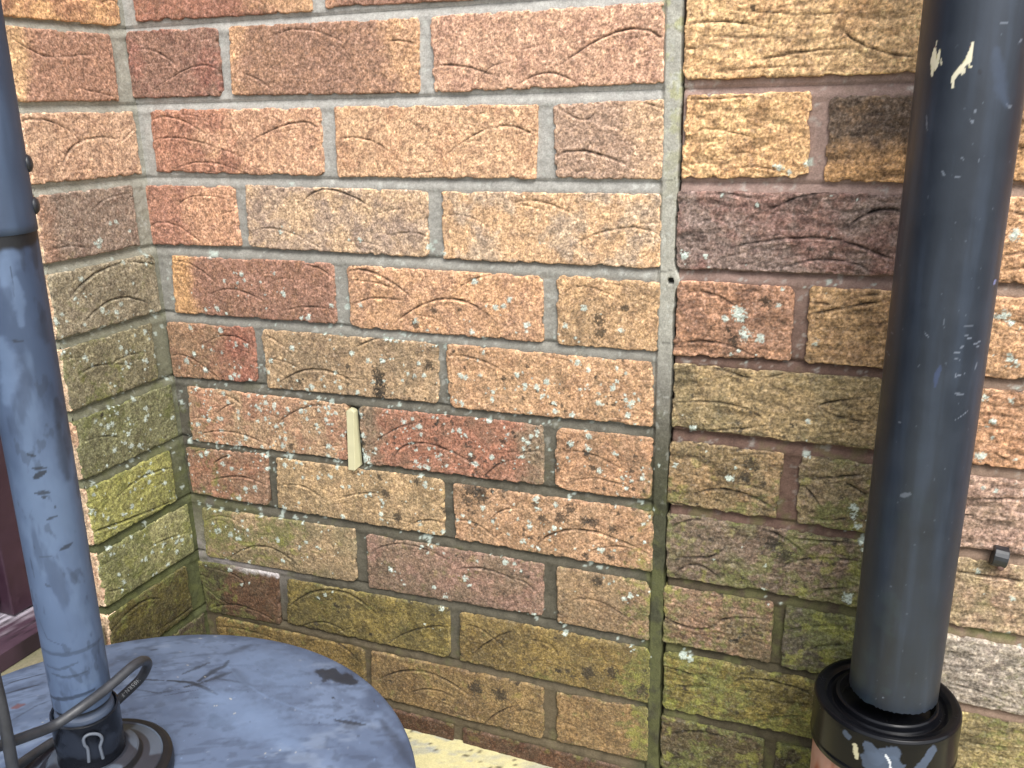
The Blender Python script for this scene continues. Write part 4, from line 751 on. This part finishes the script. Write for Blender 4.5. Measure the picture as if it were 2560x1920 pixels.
PA, PB = Vector((.2475, -.3865, -.53)), Vector((.2714, -.3997, -.10))
AX = (PB - PA).normalized()
def on_pole(prof, ns, colfn, name, mat, wrapface=True):
    """prof (r, world z) about the leaning pole axis"""
    th = np.linspace(0, 2 * math.pi, ns, endpoint=False)
    t = np.array([(z - PA.z) / AX.z for r, z in prof])[:, None]; r = np.array([p[0] for p in prof])[:, None]
    f = facing(PA.x, PA.y); fv = Vector((math.cos(f), math.sin(f), 0)); fv = (fv - AX * fv.dot(AX)).normalized(); sv = AX.cross(fv)
    P = [PA[i] + t * AX[i] + r * (np.cos(th)[None] * fv[i] + np.sin(th)[None] * sv[i]) for i in range(3)]
    arc = ((th + math.pi) % (2 * math.pi) - math.pi)[None] * 19.3 + 0 * P[0]
    return mesh_np(name, np.c_[P[0].ravel(), P[1].ravel(), P[2].ravel()], gridq(len(prof), ns, 0, True), mat, (colfn(arc, P[2] * 1000) * .78).reshape(-1, 3), heater)
def col_low(a, z):
    c = np.broadcast_to(S(92, 112, 144), a.shape + (3,)).copy()
    c = mix(c, S(56, 74, 104), sm(-330, -230, z + (fbm(a, z, 50., 5, 4) - .5) * 160) * .75)
    c = mix(c, S(108, 130, 162), sm(.48, .68, fbm(a * 1.6, z / 1.8, 26., 91, 5)) * .5)
    c = mix(c, S(52, 66, 92), sm(.52, .70, fbm(a * 1.6, z / 2.0, 20., 93, 5)) * .55)
    c = mix(c, S(42, 52, 70), sm(.66, .74, fbm(a, z / 2, 7., 95, 4)) * .4)
    strokes(c, a, z, POLE_ST, 17)
    k = sm(-160, -156.5, z + (vn(a / 4, a * 0, 3) - .5) * 6); c = mix(c, S(12, 14, 20), k * .98)
    return c
def col_up(a, z):
    c = np.broadcast_to(S(64, 80, 106), a.shape + (3,)).copy()
    c = mix(c, S(92, 114, 146), sm(.45, .7, fbm(a * 1.4, z / 3, 24., 97, 4)) * .5); c = mix(c, S(36, 44, 60), sm(-40, 20, z) * .5)
    return c
on_pole([(.0150, -.4790)] + [(.0193, z) for z in np.arange(-.4785, -.149, .0010)], 200, col_low, 'lower_pole', M_POLE)
on_pole(dense([(.0190, -.1500), (.0199, -.1498), (.0199, .0), (.0199, .60), (.012, .602)], 30), 120, col_up, 'upper_sleeve', M_POLE)
flat = lambda c: (lambda a, z: np.broadcast_to(c, a.shape + (3,)).copy())
on_pole(dense([(.0185, -.45), (.0176, -.475), (.0176, -.484), (.0190, -.4855), (.0196, -.488), (.0196, -.51)], 6), 120,
        lambda a, z: mix(np.broadcast_to(S(84, 98, 122), a.shape + (3,)), S(24, 27, 34), sm(-484.5, -482, z)), 'reducer', M_POLE)
def col_sock(a, z): return mix(np.broadcast_to(S(46, 52, 64), a.shape + (3,)), S(24, 27, 34), sm(.4, .6, fbm(a, z, 12., 9, 3) + sm(-512, -528, z) * .3))
on_pole(dense([(.0200, -.52), (.0203, -.489), (.0212, -.4872), (.0224, -.4880), (.0227, -.492), (.0226, -.512), (.0222, -.520), (.0226, -.524), (.0226, -.53)], 8), 160, col_sock, 'socket', M_RUBBER)
def col_fl(a, z): return mix(np.broadcast_to(S(38, 41, 48), a.shape + (3,)), S(96, 108, 124), sm(.52, .56, fbm(a * 1.4, z * 3, 12., 19, 3)))
def flange_geo():
    prof = dense([(.0222, -.527), (.0250, -.5265), (.0300, -.5285), (.0312, -.5300), (.0330, -.5345), (.0400, -.5370), (.0455, -.5385), (.0470, -.5378), (.0505, -.5380), (.0530, -.5400), (.0535, -.5450), (.0530, -.5520)], 8)
    X, Y, Z, TH = lathe_grid(prof, 240); r = np.hypot(X, Y) * 1000
    a = TH * 40
    c = np.broadcast_to(S(46, 49, 58), X.shape + (3,)).copy()
    n_ = fbm(X * 1000, Y * 1000, 26., 23, 3)
    c = mix(c, S(80, 90, 104), sm(.50, .56, n_) * ((r < 31) | ((r > 38) & (r < 46.5))))  # grey sky reflection of the glossy flange, painted in as patches
    c = mix(c, S(20, 22, 27), ((r > 46.5) | ((r > 31.2) & (r < 33.5))) * 1.0)
    mesh_np('base_flange', np.c_[(X + BX).ravel(), (Y + BY + .0045).ravel(), Z.ravel()], gridq(len(prof), 240, 0, True)[:, ::-1], M_PLASTIC, c.reshape(-1, 3), heater)
flange_geo()
# screws on the sleeve, on its right as measured
f = facing(PA.x, PA.y); side = Vector((math.cos(f + 1.50), math.sin(f + 1.50), 0))
for z in (-.1125, -.1365):
    bm = bmesh.new(); bmesh.ops.create_uvsphere(bm, u_segments=20, v_segments=12, radius=.0052)
    p = PA + AX * ((z - PA.z) / AX.z) + side * .0196
    rot = side.to_track_quat('Z', 'Y').to_matrix().to_4x4()
    for v in bm.verts: v.co.z *= .62
    bmesh.ops.transform(bm, matrix=Matrix.Translation(p) @ rot, verts=bm.verts)
    bm_obj('screw', bm, M_BLACK, heater)
cab = tube('cable', CABLE_A, .0035, M_CABLE, heater)
tube('hanging_cable', CABLE_B, .0035, M_CABLE, heater)
tube('cord_clip', UCLIP, .0011, M_CLIP, heater, 10)
# printing on the returning part of the cable loop
def print_on_cable():
    cu = bpy.data.curves.new('cable_print', 'FONT'); cu.body = 'H05RN-F'; cu.size = .0043; cu.extrude = .00008; cu.space_character = 1.25
    t = bpy.data.objects.new('cable_print', cu); C.objects.link(t)
    dg = bpy.context.evaluated_depsgraph_get(); me = bpy.data.meshes.new_from_object(t.evaluated_get(dg))
    bpy.data.objects.remove(t)
    a, b = Vector(CABLE_A[10]), Vector(CABLE_A[12]); x = (b - a).normalized(); view = (Vector((.742576, -.7712, -.0874)) - a).normalized()
    y = view.cross(x).normalized(); nrm = x.cross(y).normalized()
    o = a + nrm * .00352 - y * .0016 + x * -.001
    M = Matrix(((x.x, y.x, nrm.x, o.x), (x.y, y.y, nrm.y, o.y), (x.z, y.z, nrm.z, o.z), (0, 0, 0, 1)))
    me.transform(M); me.materials.clear(); me.materials.append(M_PRINT)
    link(bpy.data.objects.new('cable_print', me), cab)
print_on_cable()
adopt(heater)

# ------------------------------------------------------------------ ground and doorway
def sheet(name, x0, x1, y0, y1, nx, ny, fn, mat, kind='structure'):
    xs = np.linspace(x0, x1, nx); ys = np.linspace(y0, y1, ny); x, y = np.meshgrid(xs, ys); z, c = fn(x * 1000, y * 1000)
    o = mesh_np(name, np.c_[x.ravel(), y.ravel(), z.ravel()], gridq(ny, nx), mat, c.reshape(-1, 3)); tag(o, kind=kind); return o
_g = np.random.RandomState(4); GRIT = [(_g.uniform(200, 700), -abs(_g.normal(0, 40)), _g.uniform(.5, 2.2)) for _ in range(70)]
def pave(x, y):
    c = np.broadcast_to(S(210, 201, 152), x.shape + (3,)).copy()
    c = mix(c, S(168, 168, 152), sm(.48, .66, fbm(x * .8 + y * .6, (y - x * .5) * 2.2, 40., 7, 5)) * .8); c = mix(c, S(150, 156, 160), sm(.60, .74, fbm(x, y * 2, 16., 9, 4)) * .6)
    spots(c, x, y, GRIT, S(70, 62, 48), 905, .9)
    z = -.7835 + (fbm(x, y, 60., 3, 4) - .5) * .005 + (fbm(x, y, 9., 5, 3) - .5) * .0012
    return z, c
sheet('pavement', -.32, 1.4, -1.3, .012, 500, 400, pave, M_PAVE)
def ground(x, y): return -.797 + 0 * x, mix(np.broadcast_to(S(112, 108, 98), x.shape + (3,)), S(88, 86, 78), fbm(x, y, 900., 3, 4))
sheet('ground', -30, 30, -30, 30, 120, 120, ground, M_PAVE)

stepo = bmesh.new(); bm_box(stepo, (-.60, -1.25, -.79), (-.004, -.1475, -.6185))
bmesh.ops.subdivide_edges(stepo, edges=stepo.edges, cuts=40, use_grid_fill=True)
so_ = bm_obj('doorstep', stepo, M_PAVE, None, False, .003)
me = so_.data; a = me.color_attributes.new('Col', 'FLOAT_COLOR', 'POINT'); co = np.zeros(len(me.vertices) * 3, np.float32); me.vertices.foreach_get('co', co); co = co.reshape(-1, 3) * 1000
cc = mix(np.broadcast_to(S(136, 130, 108), (len(co), 3)), S(112, 110, 86), sm(.4, .65, fbm(co[:, 0], co[:, 1] + co[:, 2], 40., 5, 4)))
a.data.foreach_set('color', np.c_[cc, np.ones(len(cc))].astype(np.float32).ravel())
tag(so_, 'olive grey concrete doorstep below the plum door sill at the lower left', 'doorstep')

door = empty('door', (-.12, -.6, -.618)); tag(door, 'plum painted door frame and sloping frosted sill left of the heater pole', 'door')
def vbox(name, lo, hi, c, parent, cuts=0, shape=None, frost=False, bevel=.002):
    bm = bmesh.new(); bm_box(bm, lo, hi)
    if cuts: bmesh.ops.subdivide_edges(bm, edges=bm.edges, cuts=cuts, use_grid_fill=True)
    if shape:
        for v in bm.verts: shape(v)
    o = bm_obj(name, bm, M_PLUM, parent, False, bevel); me = o.data
    co = np.zeros(len(me.vertices) * 3, np.float32); me.vertices.foreach_get('co', co); co = co.reshape(-1, 3) * 1000
    k = mix(np.broadcast_to(S(*c), (len(co), 3)), S(*c) * .6, fbm(co[:, 1] + co[:, 0], co[:, 2], 40., 3, 4))
    if frost: 
        k = mix(k, S(190, 184, 196), sm(-50, -78, co[:, 0] + (fbm(co[:, 0], co[:, 1], 7., 5, 4) - .5) * 40) * sm(.35, .6, fbm(co[:, 0], co[:, 1], 6., 15, 4)) * .85)
        k = mix(k, S(38, 28, 36), sm(.64, .7, fbm(co[:, 0], co[:, 1], 4., 25, 3)) * .8)
    at = me.color_attributes.new('Col', 'FLOAT_COLOR', 'POINT'); at.data.foreach_set('color', np.c_[k, np.ones(len(k))].astype(np.float32).ravel())
    return o
vbox('frame_post', (-.135, -.200, -.592), (-.071, -.1475, .60), (62, 40, 54), door, 12)
vbox('door_leaf', (-.125, -.95, -.580), (-.085, -.2005, .60), (58, 38, 52), door, 12)
vbox('frame_post', (-.135, -1.003, -.592), (-.071, -.9505, .60), (62, 40, 54), door, 4)
def slope(v):
    if v.co.z > -.60: v.co.z = -.5925 - max(0, (v.co.x + .085)) * .13
vbox('sill', (-.16, -1.05, -.6175), (-.033, -.1478, -.592), (78, 58, 72), door, 60, slope, True, None)
adopt(door)
